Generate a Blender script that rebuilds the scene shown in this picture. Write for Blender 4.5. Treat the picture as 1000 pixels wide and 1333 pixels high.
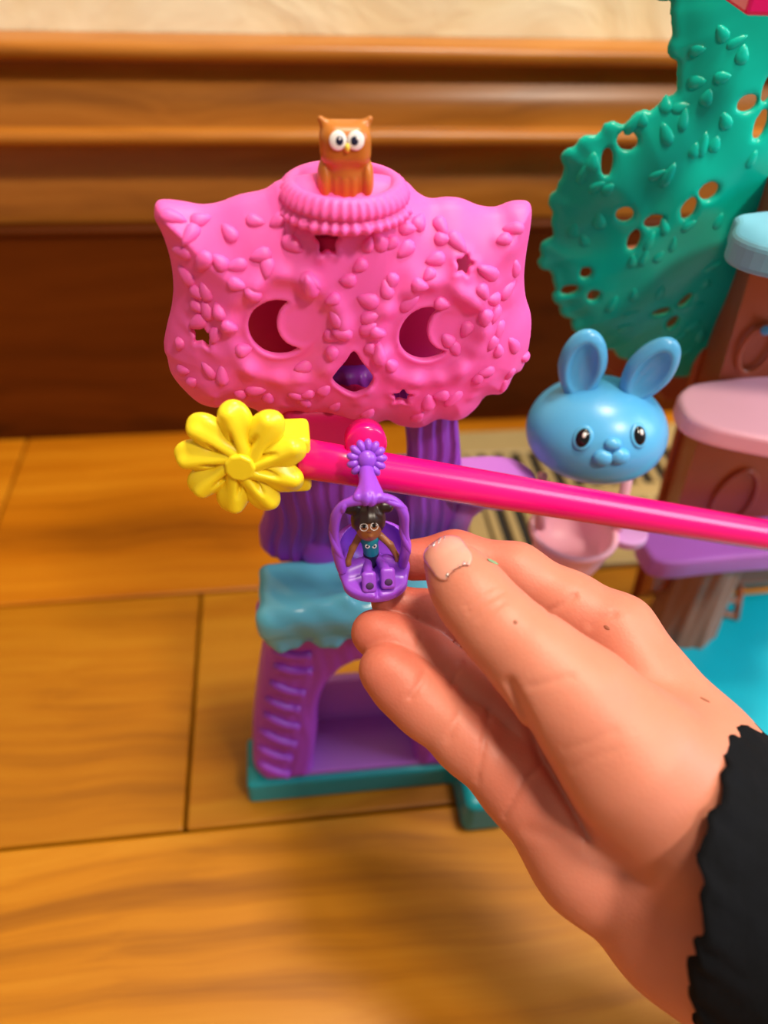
import bpy, bmesh, math, random
import numpy as np
from mathutils import Matrix, Vector
from mathutils.bvhtree import BVHTree

for _o in list(bpy.data.objects): bpy.data.objects.remove(_o, do_unlink=True)
SC = bpy.context.scene
COL = SC.collection
random.seed(7)
RNG = np.random.default_rng(7)

# ------------------------------------------------------------------ camera
# phone held 26 cm above the floor, looking about 43 degrees down at the wall
CAM_H = 0.26
FPX = 1000.0
RW = np.array([[0.9921, -0.0549, 0.1127],      # rows: world X, Y, Z in camera axes (right, down, forward)
               [-0.1200, -0.6755, 0.7275],
               [0.0362, -0.7353, -0.6768]])
_u, _s, _v = np.linalg.svd(RW); RW = _u @ _v
cam = bpy.data.cameras.new('camera'); camo = bpy.data.objects.new('camera', cam); COL.objects.link(camo)
_m = Matrix.Identity(4)
for _i in range(3):
    _m[_i][0] = RW[_i, 0]; _m[_i][1] = -RW[_i, 1]; _m[_i][2] = -RW[_i, 2]
_m[2][3] = CAM_H
camo.matrix_world = _m
cam.sensor_fit = 'VERTICAL'; cam.sensor_height = 9.8; cam.sensor_width = 7.35
cam.lens = 9.8 * FPX / 1333.0
cam.clip_start = 0.005; cam.clip_end = 50
cam.dof.use_dof = True; cam.dof.focus_distance = 0.166; cam.dof.aperture_fstop = 2.2
SC.camera = camo

# ------------------------------------------------------------------ light
SC.view_settings.view_transform = 'Standard'; SC.view_settings.look = 'None'
SC.view_settings.gamma = 1.0; SC.view_settings.use_curve_mapping = False
SC.view_settings.exposure = 0.0
W = bpy.data.worlds.new('room_light'); SC.world = W; W.use_nodes = True
W.node_tree.nodes['Background'].inputs[0].default_value = (1.0, 0.87, 0.74, 1)
W.node_tree.nodes['Background'].inputs[1].default_value = 0.28
def area(name, loc, target, size, power, color, size_y=None):
    l = bpy.data.lights.new(name, 'AREA'); l.energy = power; l.color = color; l.size = size
    if size_y: l.shape = 'RECTANGLE'; l.size_y = size_y
    o = bpy.data.objects.new(name, l); COL.objects.link(o); o.location = loc
    o.rotation_euler = (Vector(target) - Vector(loc)).to_track_quat('-Z', 'Y').to_euler(); return o
area('ceiling_lamp_key', (0.40, 0.13, 2.3), (0.05, 0.15, 0.05), 0.34, 42, (1.0, 0.875, 0.70))
area('ceiling_lamp_second', (1.0, -1.25, 2.3), (0.03, 0.15, 0.05), 0.30, 44, (1.0, 0.865, 0.70))
area('window_daylight', (2.1, -0.3, 1.3), (0.05, 0.15, 0.12), 0.9, 32, (0.70, 0.82, 1.0), 1.2)

# ------------------------------------------------------------------ measuring helpers
C0 = np.array([500.0, 666.5])
def at(px, py, y=None, z=None, d=None):
    r = RW @ np.array([(px - C0[0]) / FPX, (py - C0[1]) / FPX, 1.0]); o = np.array([0, 0, CAM_H])
    t = d if d is not None else (y / r[1] if y is not None else (z - CAM_H) / r[2])
    return o + t * r
def cam_pt(px, py, d): return np.array([(px - C0[0]) / FPX * d, (py - C0[1]) / FPX * d, d])
def to_world(V): return np.asarray(V) @ RW.T + np.array([0, 0, CAM_H])

# ------------------------------------------------------------------ object helpers
def tag(o, label=None, cat=None, group=None, kind=None):
    if label: o['label'] = label
    if cat: o['category'] = cat
    if group: o['group'] = group
    if kind: o['kind'] = kind
    return o
def empty(name, loc, label=None, cat=None):
    o = bpy.data.objects.new(name, None); COL.objects.link(o); o.location = [float(c) for c in loc]
    o.empty_display_size = 0.01
    bpy.context.view_layer.update()
    return tag(o, label, cat)
def abs_loc(o):
    p = Vector((0, 0, 0))
    while o: p += o.location; o = o.parent
    return p
def mesh_obj(name, verts, faces, mat, parent=None, smooth=True, world=True):
    me = bpy.data.meshes.new(name)
    V = np.asarray(verts, dtype=float)
    if parent is not None and world: V = V - np.array(abs_loc(parent))
    me.from_pydata(V.tolist(), [], [list(map(int, f)) for f in faces]); me.update()
    o = bpy.data.objects.new(name, me); COL.objects.link(o)
    if mat: me.materials.append(mat)
    if smooth: me.polygons.foreach_set('use_smooth', [True] * len(me.polygons))
    if parent is not None: o.parent = parent
    return o
def np_mesh_obj(name, V, F, mat, parent=None, smooth=True):
    """fast path: V (n,3) world, F (m,4) quads"""
    me = bpy.data.meshes.new(name); V = np.asarray(V, dtype=np.float32)
    if parent is not None: V = V - np.array(abs_loc(parent), dtype=np.float32)
    F = np.asarray(F, dtype=np.int32); k = F.shape[1]
    me.vertices.add(len(V)); me.vertices.foreach_set('co', V.ravel())
    me.loops.add(F.size); me.loops.foreach_set('vertex_index', F.ravel())
    me.polygons.add(len(F)); me.polygons.foreach_set('loop_start', np.arange(0, F.size, k, dtype=np.int32))
    me.update(calc_edges=True); me.validate()
    me.polygons.foreach_set('use_smooth', [smooth] * len(me.polygons))
    o = bpy.data.objects.new(name, me); COL.objects.link(o)
    if mat: me.materials.append(mat)
    if parent is not None: o.parent = parent
    return o
def link_copy(name, me, loc, rot, parent, scale=None):
    o = bpy.data.objects.new(name, me); COL.objects.link(o); o.parent = parent
    o.location = Vector([float(c) for c in loc]) - abs_loc(parent); o.rotation_mode = 'QUATERNION'; o.rotation_quaternion = rot
    if scale: o.scale = scale
    return o
def bevel(o, w, seg=2):
    m = o.modifiers.new('bevel', 'BEVEL'); m.width = w; m.segments = seg; m.limit_method = 'ANGLE'; m.angle_limit = math.radians(35)
    return o

# --------- smooth solids: fields sampled on a grid and skinned (surface nets)
def surface_nets(f, lo, h):
    n = np.array(f.shape); s = f < 0
    mixed = np.zeros(n - 1, bool); cnt = np.zeros(n - 1, np.int8)
    for a in (0, 1):
        for b in (0, 1):
            for c in (0, 1):
                cnt += s[a:n[0]-1+a, b:n[1]-1+b, c:n[2]-1+c]
    mixed = (cnt > 0) & (cnt < 8)
    idx = -np.ones(n - 1, np.int32); cells = np.argwhere(mixed); idx[mixed] = np.arange(len(cells))
    acc = np.zeros((len(cells), 3)); num = np.zeros(len(cells))
    cor = [(a, b, c) for a in (0, 1) for b in (0, 1) for c in (0, 1)]
    for i, p in enumerate(cor):
        for q in cor[i+1:]:
            if sum(abs(p[k] - q[k]) for k in range(3)) != 1: continue
            fa = f[cells[:, 0]+p[0], cells[:, 1]+p[1], cells[:, 2]+p[2]]; fb = f[cells[:, 0]+q[0], cells[:, 1]+q[1], cells[:, 2]+q[2]]
            m = (fa < 0) != (fb < 0)
            t = np.where(m, fa / np.where(m, fa - fb, 1), 0)
            pos = np.array(p) + t[:, None] * (np.array(q) - np.array(p))
            acc += np.where(m[:, None], pos, 0); num += m
    V = (cells + acc / num[:, None]) * h + np.array(lo)
    quads = []
    for ax in range(3):
        o1, o2 = [(1, 2), (2, 0), (0, 1)][ax]
        sl0 = [slice(1, n[k] - 1) for k in range(3)]; sl0[ax] = slice(0, n[ax] - 1)
        sl1 = list(sl0); sl1[ax] = slice(1, n[ax])
        a = s[tuple(sl0)]; b = s[tuple(sl1)]
        for flip, m in ((False, a & ~b), (True, ~a & b)):
            e = np.argwhere(m)
            if not len(e): continue
            e = e + np.array([0 if k == ax else 1 for k in range(3)])
            def g(d1, d2):
                c = e.copy(); c[:, o1] += d1; c[:, o2] += d2; return idx[c[:, 0], c[:, 1], c[:, 2]]
            q = np.stack([g(-1, -1), g(0, -1), g(0, 0), g(-1, 0)], 1)
            quads.append(q[:, ::-1] if flip else q)
    return V, np.concatenate(quads)
def grid(lo, hi, h):
    ax = [np.arange(lo[k], hi[k] + h, h, dtype=np.float32) for k in range(3)]
    return np.meshgrid(*ax, indexing='ij')
def skin(fn, lo, hi, h):
    X, Y, Z = grid(lo, hi, h)
    return surface_nets(fn(X, Y, Z), lo, h)
def smin(a, b, k):
    t = np.clip(0.5 + 0.5 * (b - a) / k, 0, 1); return b + (a - b) * t - k * t * (1 - t)
def smax(a, b, k): return -smin(-a, -b, k)
def cone(X, Y, Z, a, b, ra, rb):
    a = np.asarray(a, np.float32); ba = np.asarray(b, np.float32) - a; L = float(ba @ ba) + 1e-12
    px, py, pz = X - a[0], Y - a[1], Z - a[2]
    t = np.clip((px * ba[0] + py * ba[1] + pz * ba[2]) / L, 0, 1)
    return np.sqrt((px - t*ba[0])**2 + (py - t*ba[1])**2 + (pz - t*ba[2])**2) - (ra + t * (rb - ra))
def ball(X, Y, Z, c, r): return np.sqrt((X-c[0])**2 + (Y-c[1])**2 + (Z-c[2])**2) - r
def ell(X, Y, Z, c, r):
    k0 = np.sqrt(((X-c[0])/r[0])**2 + ((Y-c[1])/r[1])**2 + ((Z-c[2])/r[2])**2)
    k1 = np.sqrt(((X-c[0])/r[0]**2)**2 + ((Y-c[1])/r[1]**2)**2 + ((Z-c[2])/r[2]**2)**2)
    return k0 * (k0 - 1) / np.maximum(k1, 1e-6)
def rbox(X, Y, Z, c, hs, r):
    q = [np.abs(v - c[i]) - hs[i] + r for i, v in enumerate((X, Y, Z))]
    return np.sqrt(sum(np.maximum(v, 0)**2 for v in q)) + np.minimum(np.maximum(np.maximum(q[0], q[1]), q[2]), 0) - r
def poly2(U, V, P):
    """signed distance to a closed polygon"""
    P = np.asarray(P, float); d = np.full(U.shape, 1e9, np.float32); s = np.ones(U.shape, np.float32)
    n = len(P); j = n - 1
    for i in range(n):
        e = P[j] - P[i]; wx, wy = U - P[i][0], V - P[i][1]
        t = np.clip((wx*e[0] + wy*e[1]) / (e @ e + 1e-15), 0, 1)
        d = np.minimum(d, (wx - e[0]*t)**2 + (wy - e[1]*t)**2)
        c1 = V >= P[i][1]; c2 = V < P[j][1]; c3 = e[0]*wy > e[1]*wx
        flip = (c1 & c2 & c3) | (~c1 & ~c2 & ~c3); s = np.where(flip, -s, s); j = i
    return s * np.sqrt(d)
def spline(P, n=6, closed=True):
    P = np.asarray(P, float); N = len(P); out = []
    for i in range(N if closed else N - 1):
        g = (lambda k: P[k % N]) if closed else (lambda k: P[min(max(k, 0), N - 1)])
        p0, p1, p2, p3 = g(i-1), g(i), g(i+1), g(i+2)
        for t in np.arange(n) / n:
            out.append(0.5*(2*p1 + (p2-p0)*t + (2*p0-5*p1+4*p2-p3)*t*t + (3*p1-p0-3*p2+p3)*t**3))
    if not closed: out.append(P[-1])
    return np.array(out)
def star(cx, cy, r, rot=0, inner=0.55):
    return spline([(cx + (r if k % 2 == 0 else r*inner) * math.sin(rot + k*math.pi/5), cy + (r if k % 2 == 0 else r*inner) * math.cos(rot + k*math.pi/5)) for k in range(10)], 3)
# --------- plain meshes
def box_mesh(c, s):
    x, y, z = c; a, b, d = s[0]/2, s[1]/2, s[2]/2
    V = [(x-a, y-b, z-d), (x+a, y-b, z-d), (x+a, y+b, z-d), (x-a, y+b, z-d), (x-a, y-b, z+d), (x+a, y-b, z+d), (x+a, y+b, z+d), (x-a, y+b, z+d)]
    return V, [(0, 3, 2, 1), (4, 5, 6, 7), (0, 1, 5, 4), (1, 2, 6, 5), (2, 3, 7, 6), (3, 0, 4, 7)]
def tube(path, r, seg=20, cap=True):
    P = [Vector([float(c) for c in p]) for p in path]; R = r if hasattr(r, '__len__') else [r] * len(P)
    V, Fc = [], []; up = None
    for i, p in enumerate(P):
        t = (P[min(i+1, len(P)-1)] - P[max(i-1, 0)]).normalized()
        if up is None: up = t.orthogonal().normalized()
        up = (up - t * up.dot(t)).normalized(); b = t.cross(up)
        for k in range(seg):
            a = 2*math.pi*k/seg; V.append(p + (up*math.cos(a) + b*math.sin(a)) * R[i])
    for i in range(len(P)-1):
        for k in range(seg):
            Fc.append((i*seg+k, i*seg+(k+1) % seg, (i+1)*seg+(k+1) % seg, (i+1)*seg+k))
    if cap:
        Fc.append(tuple(range(seg))[::-1]); Fc.append(tuple((len(P)-1)*seg+k for k in range(seg)))
    return [tuple(v) for v in V], Fc
def lathe(prof, c, seg=64, mod=None, close=False):
    V, Fc = [], []
    for i, (r, z) in enumerate(prof):
        for k in range(seg):
            a = 2*math.pi*k/seg; rr = r + (mod(i, a) if mod else 0)
            V.append((c[0]+rr*math.cos(a), c[1]+rr*math.sin(a), c[2]+z))
    n = len(prof)
    for i in range(n if close else n-1):
        j = (i+1) % n
        for k in range(seg): Fc.append((i*seg+k, i*seg+(k+1) % seg, j*seg+(k+1) % seg, j*seg+k))
    if not close:
        Fc.append(tuple(range(seg))[::-1]); Fc.append(tuple((n-1)*seg+k for k in range(seg)))
    return V, Fc
def prism(P, z0, z1, axis='z'):
    n = len(P)
    if axis == 'z': V = [(p[0], p[1], z0) for p in P] + [(p[0], p[1], z1) for p in P]
    else: V = [(p[0], z0, p[1]) for p in P] + [(p[0], z1, p[1]) for p in P]
    Fc = [tuple(range(n))[::-1], tuple(range(n, 2*n))] + [(i, (i+1) % n, n+(i+1) % n, n+i) for i in range(n)]
    if axis != 'z': Fc = [f[::-1] for f in Fc]
    return V, Fc

# ------------------------------------------------------------------ materials
def lin(c):
    return tuple(((v/255)/12.92 if v/255 <= 0.04045 else ((v/255+0.055)/1.055)**2.4) for v in c)
def plastic(name, rgb, rough=0.38, sss=0.0, var=0.06, bump=0.0, bscale=900, spec=0.5, sss_r=(1, .5, .4), trans=0.0, coat=0.0):
    m = bpy.data.materials.new(name); m.use_nodes = True; nt = m.node_tree; p = nt.nodes['Principled BSDF']
    c = lin(rgb); tc = nt.nodes.new('ShaderNodeTexCoord'); no = nt.nodes.new('ShaderNodeTexNoise'); no.inputs['Scale'].default_value = 90; no.inputs['Detail'].default_value = 3
    nt.links.new(tc.outputs['Object'], no.inputs['Vector'])
    mx = nt.nodes.new('ShaderNodeMix'); mx.data_type = 'RGBA'
    mx.inputs[6].default_value = tuple(v*(1-var) for v in c) + (1,); mx.inputs[7].default_value = tuple(min(1, v*(1+var)) for v in c) + (1,)
    nt.links.new(no.outputs['Fac'], mx.inputs[0]); nt.links.new(mx.outputs[2], p.inputs['Base Color'])
    p.inputs['Roughness'].default_value = rough; p.inputs['Specular IOR Level'].default_value = spec
    if sss: p.inputs['Subsurface Weight'].default_value = sss; p.inputs['Subsurface Radius'].default_value = sss_r; p.inputs['Subsurface Scale'].default_value = 0.003
    if trans: p.inputs['Transmission Weight'].default_value = trans
    if coat: p.inputs['Coat Weight'].default_value = coat; p.inputs['Coat Roughness'].default_value = 0.1
    if bump:
        n2 = nt.nodes.new('ShaderNodeTexNoise'); n2.inputs['Scale'].default_value = bscale; nt.links.new(tc.outputs['Object'], n2.inputs['Vector'])
        b = nt.nodes.new('ShaderNodeBump'); b.inputs['Strength'].default_value = bump; b.inputs['Distance'].default_value = 0.0004
        nt.links.new(n2.outputs['Fac'], b.inputs['Height']); nt.links.new(b.outputs['Normal'], p.inputs['Normal'])
    return m
def wood(name, cols, rough, per_object=True, grain=(7, 110, 110), knots=False, var=0.25, bump=0.12, warp=0.03, spec=0.3):
    """long grain along X; cols dark, mid, light"""
    m = bpy.data.materials.new(name); m.use_nodes = True; nt = m.node_tree; p = nt.nodes['Principled BSDF']; N = nt.nodes.new; L = nt.links.new
    tc = N('ShaderNodeTexCoord'); oi = N('ShaderNodeObjectInfo')
    off = N('ShaderNodeVectorMath'); off.operation = 'SCALE'; off.inputs[0].default_value = (13.7, 7.1, 3.3); L(oi.outputs['Random'], off.inputs['Scale'])
    ad = N('ShaderNodeVectorMath'); ad.operation = 'ADD'; L(tc.outputs['Object'], ad.inputs[0])
    if per_object: L(off.outputs[0], ad.inputs[1])
    w = N('ShaderNodeTexNoise'); w.inputs['Scale'].default_value = 9; w.inputs['Detail'].default_value = 2; L(ad.outputs[0], w.inputs['Vector'])
    wm = N('ShaderNodeVectorMath'); wm.operation = 'SCALE'; wm.inputs['Scale'].default_value = warp; L(w.outputs['Color'], wm.inputs[0])
    ad2 = N('ShaderNodeVectorMath'); ad2.operation = 'ADD'; L(ad.outputs[0], ad2.inputs[0]); L(wm.outputs[0], ad2.inputs[1])
    mp = N('ShaderNodeMapping'); mp.inputs['Scale'].default_value = grain; L(ad2.outputs[0], mp.inputs['Vector'])
    n1 = N('ShaderNodeTexNoise'); n1.inputs['Scale'].default_value = 1; n1.inputs['Detail'].default_value = 5; n1.inputs['Roughness'].default_value = 0.6; L(mp.outputs[0], n1.inputs['Vector'])
    mp2 = N('ShaderNodeMapping'); mp2.inputs['Scale'].default_value = (grain[0]*0.35, grain[1]*0.16, grain[2]*0.16); L(ad2.outputs[0], mp2.inputs['Vector'])
    n2 = N('ShaderNodeTexNoise'); n2.inputs['Scale'].default_value = 1; n2.inputs['Detail'].default_value = 2; L(mp2.outputs[0], n2.inputs['Vector'])
    mm = N('ShaderNodeMath'); mm.operation = 'MULTIPLY_ADD'; mm.inputs[1].default_value = 0.45; L(n1.outputs['Fac'], mm.inputs[0])
    m2 = N('ShaderNodeMath'); m2.operation = 'MULTIPLY'; m2.inputs[1].default_value = 0.55; L(n2.outputs['Fac'], m2.inputs[0]); L(m2.outputs[0], mm.inputs[2])
    cr = N('ShaderNodeValToRGB'); e = cr.color_ramp.elements
    e[0].position = 0.33; e[0].color = lin(cols[0]) + (1,); e[1].position = 0.66; e[1].color = lin(cols[2]) + (1,)
    k = cr.color_ramp.elements.new(0.47); k.color = lin(cols[1]) + (1,)
    L(mm.outputs[0], cr.inputs[0])
    hs = N('ShaderNodeHueSaturation'); L(cr.outputs[0], hs.inputs['Color'])
    mr = N('ShaderNodeMapRange'); mr.inputs['To Min'].default_value = 1 - var; mr.inputs['To Max'].default_value = 1 + var
    L(oi.outputs['Random'], mr.inputs[0]); L(mr.outputs[0], hs.inputs['Value'])
    ml = N('ShaderNodeMix'); ml.data_type = 'RGBA'; ml.blend_type = 'MULTIPLY'; ml.inputs[0].default_value = 1.0; L(hs.outputs[0], ml.inputs[6]); L(oi.outputs['Color'], ml.inputs[7])
    L(ml.outputs[2], p.inputs['Base Color']); p.inputs['Roughness'].default_value = rough; p.inputs['Specular IOR Level'].default_value = spec
    b = N('ShaderNodeBump'); b.inputs['Strength'].default_value = bump; b.inputs['Distance'].default_value = 0.0006; L(n1.outputs['Fac'], b.inputs['Height']); L(b.outputs['Normal'], p.inputs['Normal'])
    return m
M = {}
M['pink'] = plastic('pink_plastic', (255, 96, 186), 0.5, sss=0.25, var=0.03, sss_r=(1, .35, .6))
M['magenta'] = plastic('magenta_plastic', (236, 10, 120), 0.22, var=0.03)
M['magenta_in'] = plastic('magenta_inner_plastic', (190, 14, 92), 0.45, var=0.04)
M['yellow'] = plastic('yellow_plastic', (255, 224, 36), 0.33, sss=0.15, var=0.03, sss_r=(1, .8, .2))
M['purple'] = plastic('purple_plastic', (132, 48, 178), 0.42, var=0.05)
M['orchid'] = plastic('orchid_plastic', (164, 64, 196), 0.42, var=0.05)
M['violet'] = plastic('violet_plastic', (150, 72, 214), 0.34, sss=0.15, var=0.04, sss_r=(.6, .3, 1))
M['aqua'] = plastic('aqua_plastic', (92, 178, 205), 0.2, var=0.05, bump=0.15, bscale=260)
M['teal'] = plastic('teal_plastic', (0, 142, 150), 0.4, var=0.05)
M['green'] = plastic('green_plastic', (0, 192, 168), 0.26, var=0.05, spec=0.3)
M['sky'] = plastic('sky_blue_plastic', (86, 178, 232), 0.3, sss=0.1, var=0.02, sss_r=(.4, .6, 1))
M['rose'] = plastic('rose_plastic', (255, 188, 208), 0.42, var=0.04)
M['lilac'] = plastic('lilac_plastic', (178, 104, 206), 0.4, var=0.04)
M['bark'] = plastic('bark_brown_plastic', (164, 80, 42), 0.34, var=0.12)
M['bark_dark'] = plastic('dark_bark_plastic', (112, 48, 18), 0.4, var=0.1)
M['log'] = plastic('log_brown_plastic', (150, 102, 80), 0.45, var=0.15)
M['owl'] = plastic('owl_orange_plastic', (188, 110, 34), 0.35, var=0.05)
M['white'] = plastic('white_paint', (245, 243, 240), 0.3, var=0.01)
M['black'] = plastic('black_paint', (12, 12, 16), 0.15, var=0.01)
M['navy'] = plastic('navy_paint', (30, 30, 62), 0.35, var=0.03)
M['beak'] = plastic('beak_yellow', (240, 208, 70), 0.35, var=0.02)
M['hair'] = plastic('dark_brown_hair_plastic', (52, 34, 28), 0.35, var=0.1)
M['doll_skin'] = plastic('brown_doll_plastic', (150, 92, 52), 0.38, var=0.03)
M['doll_top'] = plastic('teal_doll_top', (20, 140, 160), 0.4, var=0.03)
M['hole'] = plastic('dark_purple_recess', (60, 16, 80), 0.6, var=0.02)
M['vent'] = plastic('tan_vent_metal', (168, 142, 92), 0.42, var=0.06)
M['vent_dark'] = plastic('vent_duct_dark', (24, 18, 12), 0.7, var=0.1)
M['floor_wood'] = wood('honey_floor_wood', [(128, 70, 4), (172, 102, 8), (192, 126, 26)], 0.36, var=0.08, grain=(4, 150, 150), warp=0.022)
M['gap'] = plastic('dark_floor_gap', (58, 30, 10), 0.7)
M['trim_wood'] = wood('stained_moulding_wood', [(126, 70, 16), (166, 100, 30), (188, 122, 48)], 0.30, per_object=False, grain=(5, 90, 90), var=0.0)
M['plinth_wood_shaded'] = wood('shaded_stained_board', [(62, 24, 1), (94, 40, 2), (112, 52, 6)], 0.45, per_object=False, grain=(3, 60, 60), var=0.0, spec=0.15)  # darker copy of the moulding wood, plinth shade put into its colour

# ================================================================== THE SETTING
# floor: sub-floor slab with real planks lying on it
WALL_Y = 0.353
fl = mesh_obj('floor', *box_mesh((0.1, -0.25, -0.021), (2.2, 1.4, 0.02)), M['gap'], smooth=False); tag(fl, 'honey coloured wide plank wooden floor', kind='structure')
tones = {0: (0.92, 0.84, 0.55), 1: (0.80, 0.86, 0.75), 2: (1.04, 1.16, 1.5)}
rows = [(0.2335, 0.362, [-0.9, -0.143, 0.62, 1.1]), (0.1255, 0.2335, [-0.9, -0.0441, 0.71, 1.1]), (0.0175, 0.1255, [-0.9, -0.34, 0.44, 1.1]),
        (-0.1, 0.0175, [-0.9, -0.1, 0.6, 1.1]), (-0.215, -0.1, [-0.9, 0.25, 1.1]), (-0.33, -0.215, [-0.9, -0.3, 0.5, 1.1])]
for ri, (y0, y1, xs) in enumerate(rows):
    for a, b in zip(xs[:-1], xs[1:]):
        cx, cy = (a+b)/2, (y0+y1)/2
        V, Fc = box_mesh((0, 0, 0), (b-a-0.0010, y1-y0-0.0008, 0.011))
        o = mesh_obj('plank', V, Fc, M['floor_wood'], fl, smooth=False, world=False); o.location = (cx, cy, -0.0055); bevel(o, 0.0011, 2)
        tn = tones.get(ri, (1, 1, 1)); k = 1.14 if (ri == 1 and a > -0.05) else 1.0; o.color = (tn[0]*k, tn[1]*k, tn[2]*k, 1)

# plaster wall
m = bpy.data.materials.new('cream_plaster'); m.use_nodes = True; nt = m.node_tree; p = nt.nodes['Principled BSDF']
tc = nt.nodes.new('ShaderNodeTexCoord'); n1 = nt.nodes.new('ShaderNodeTexNoise'); n1.inputs['Scale'].default_value = 16; n1.inputs['Detail'].default_value = 6; n1.inputs['Distortion'].default_value = 1.2
nt.links.new(tc.outputs['Object'], n1.inputs['Vector'])
cr = nt.nodes.new('ShaderNodeValToRGB'); cr.color_ramp.elements[0].position = 0.35; cr.color_ramp.elements[1].position = 0.62
cr.color_ramp.elements[0].color = lin((246, 226, 180)) + (1,); cr.color_ramp.elements[1].color = lin((254, 242, 206)) + (1,)
nt.links.new(n1.outputs['Fac'], cr.inputs[0]); nt.links.new(cr.outputs[0], p.inputs['Base Color']); p.inputs['Roughness'].default_value = 0.8
bp = nt.nodes.new('ShaderNodeBump'); bp.inputs['Strength'].default_value = 0.6; bp.inputs['Distance'].default_value = 0.004
nt.links.new(n1.outputs['Fac'], bp.inputs['Height']); nt.links.new(bp.outputs['Normal'], p.inputs['Normal'])
w = mesh_obj('wall_back', *box_mesh((0.1, 0.412, 1.1), (2.2, 0.08, 2.26)), m, smooth=False); tag(w, 'cream trowelled plaster wall above the wooden baseboard', kind='structure')

# tall stained baseboard: three boards stacked, each with its own moulded profile
def extrude_x(prof, x0, x1):
    n = len(prof); V = [(x0, y, z) for y, z in prof] + [(x1, y, z) for y, z in prof]
    return V, [tuple(range(n)), tuple(range(n, 2*n))[::-1]] + [(i, n+i, n+(i+1) % n, (i+1) % n) for i in range(n)]
bb = empty('baseboard_back', (0.1, 0.36, 0)); tag(bb, 'tall stained wooden baseboard with stepped moulding', kind='structure')
def arc(cy, cz, r, a0, a1, n=8): return [(cy + r*math.cos(math.radians(a0+(a1-a0)*k/n)), cz + r*math.sin(math.radians(a0+(a1-a0)*k/n))) for k in range(n+1)]
X0, X1 = -0.98, 1.18
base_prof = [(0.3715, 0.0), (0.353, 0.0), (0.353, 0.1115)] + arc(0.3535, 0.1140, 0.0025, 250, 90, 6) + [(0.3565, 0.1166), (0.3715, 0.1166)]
o = mesh_obj('plinth_board', *extrude_x(base_prof, X0, X1), M['plinth_wood_shaded'], bb); 
mid_prof = [(0.3715, 0.1167), (0.3570, 0.1167), (0.3572, 0.120), (0.3590, 0.1265), (0.3620, 0.1335), (0.3650, 0.139), (0.3660, 0.144), (0.3660, 0.1505), (0.3715, 0.1505)]
mesh_obj('cove_moulding', *extrude_x(mid_prof, X0, X1), M['trim_wood'], bb)
cap_prof = [(0.3715, 0.1506), (0.3560, 0.1506), (0.3510, 0.1512)] + arc(0.3505, 0.1541, 0.0030, 260, 95, 8) + [(0.3528, 0.1578), (0.3535, 0.161), (0.3550, 0.1660), (0.3580, 0.1710), (0.3618, 0.1750), (0.3640, 0.1785), (0.3642, 0.1812), (0.3560, 0.1814)] + arc(0.3555, 0.1848, 0.0034, 260, 90, 8) + [(0.3715, 0.1884)]
mesh_obj('cap_moulding', *extrude_x(cap_prof, X0, X1), M['trim_wood'], bb)
for ch in bb.children:
    md = ch.modifiers.new('edge', 'EDGE_SPLIT'); md.split_angle = math.radians(40)

# floor register
vt = empty('floor_vent', (0.21, 0.285, 0), 'tan metal floor register with dark slots set in the planks behind the bunny', 'floor vent')
vx0, vx1, vy0, vy1 = 0.082, 0.335, 0.232, 0.338
mesh_obj('duct', *box_mesh(((vx0+vx1)/2, (vy0+vy1)/2, 0.0008), (vx1-vx0-0.01, vy1-vy0-0.01, 0.0006)), M['vent_dark'], vt, smooth=False)
for nm, c, s in (('frame_rail', ((vx0+vx1)/2, vy0+0.007, 0.0018), (vx1-vx0, 0.014, 0.0034)), ('frame_rail', ((vx0+vx1)/2, vy1-0.010, 0.0018), (vx1-vx0, 0.020, 0.0034)),
                 ('frame_rail', ((vx0+vx1)/2, 0.282, 0.0018), (vx1-vx0-0.02, 0.011, 0.0030)), ('frame_end', (vx0+0.005, (vy0+vy1)/2, 0.0018), (0.010, vy1-vy0-0.034, 0.0034)), ('frame_end', (vx1-0.005, (vy0+vy1)/2, 0.0018), (0.010, vy1-vy0-0.034, 0.0034))):
    bevel(mesh_obj(nm, *box_mesh(c, s), M['vent'], vt, smooth=False), 0.001, 2)
sl_me = None
for ya, yb in ((0.246, 0.2765), (0.2875, 0.318)):
    x = vx0 + 0.0135
    while x < vx1 - 0.012:
        if sl_me is None:
            V, Fc = box_mesh((0, 0, 0), (0.0042, yb-ya, 0.0022)); o = mesh_obj('slat', V, Fc, M['vent'], vt, smooth=False, world=False); sl_me = o.data
        else: o = bpy.data.objects.new('slat', sl_me); COL.objects.link(o); o.parent = vt
        o.location = Vector((x, (ya+yb)/2, 0.0022)) - vt.location; o.rotation_euler = (0, math.radians(14), 0); x += 0.0094

# ================================================================== OWL TREE TOWER
TY = 0.150
tw = empty('owl_tower_playset', (0.0185, 0.155, 0), 'tall toy tree tower with pink owl face, purple trunk and teal base', 'toy playset')
# --- teal base
def base_f(X, Y, Z):
    d = rbox(X, Y, Z, (0.0193, 0.1425, 0.0055), (0.0415, 0.0095, 0.0065), 0.0015)
    d = smin(d, rbox(X, Y, Z, (0.0193, 0.1530, 0.0055), (0.0330, 0.0110, 0.0065), 0.0015), 0.002)
    d = smin(d, rbox(X, Y, Z, (0.0585, 0.1300, 0.0080), (0.0080, 0.0150, 0.0095), 0.003), 0.0015)
    return np.maximum(d, 0.0002 - Z)
V, Fq = skin(base_f, (-0.026, 0.111, -0.003), (0.072, 0.183, 0.021), 0.0008)
np_mesh_obj('base', V, Fq, M['teal'], tw)
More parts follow.
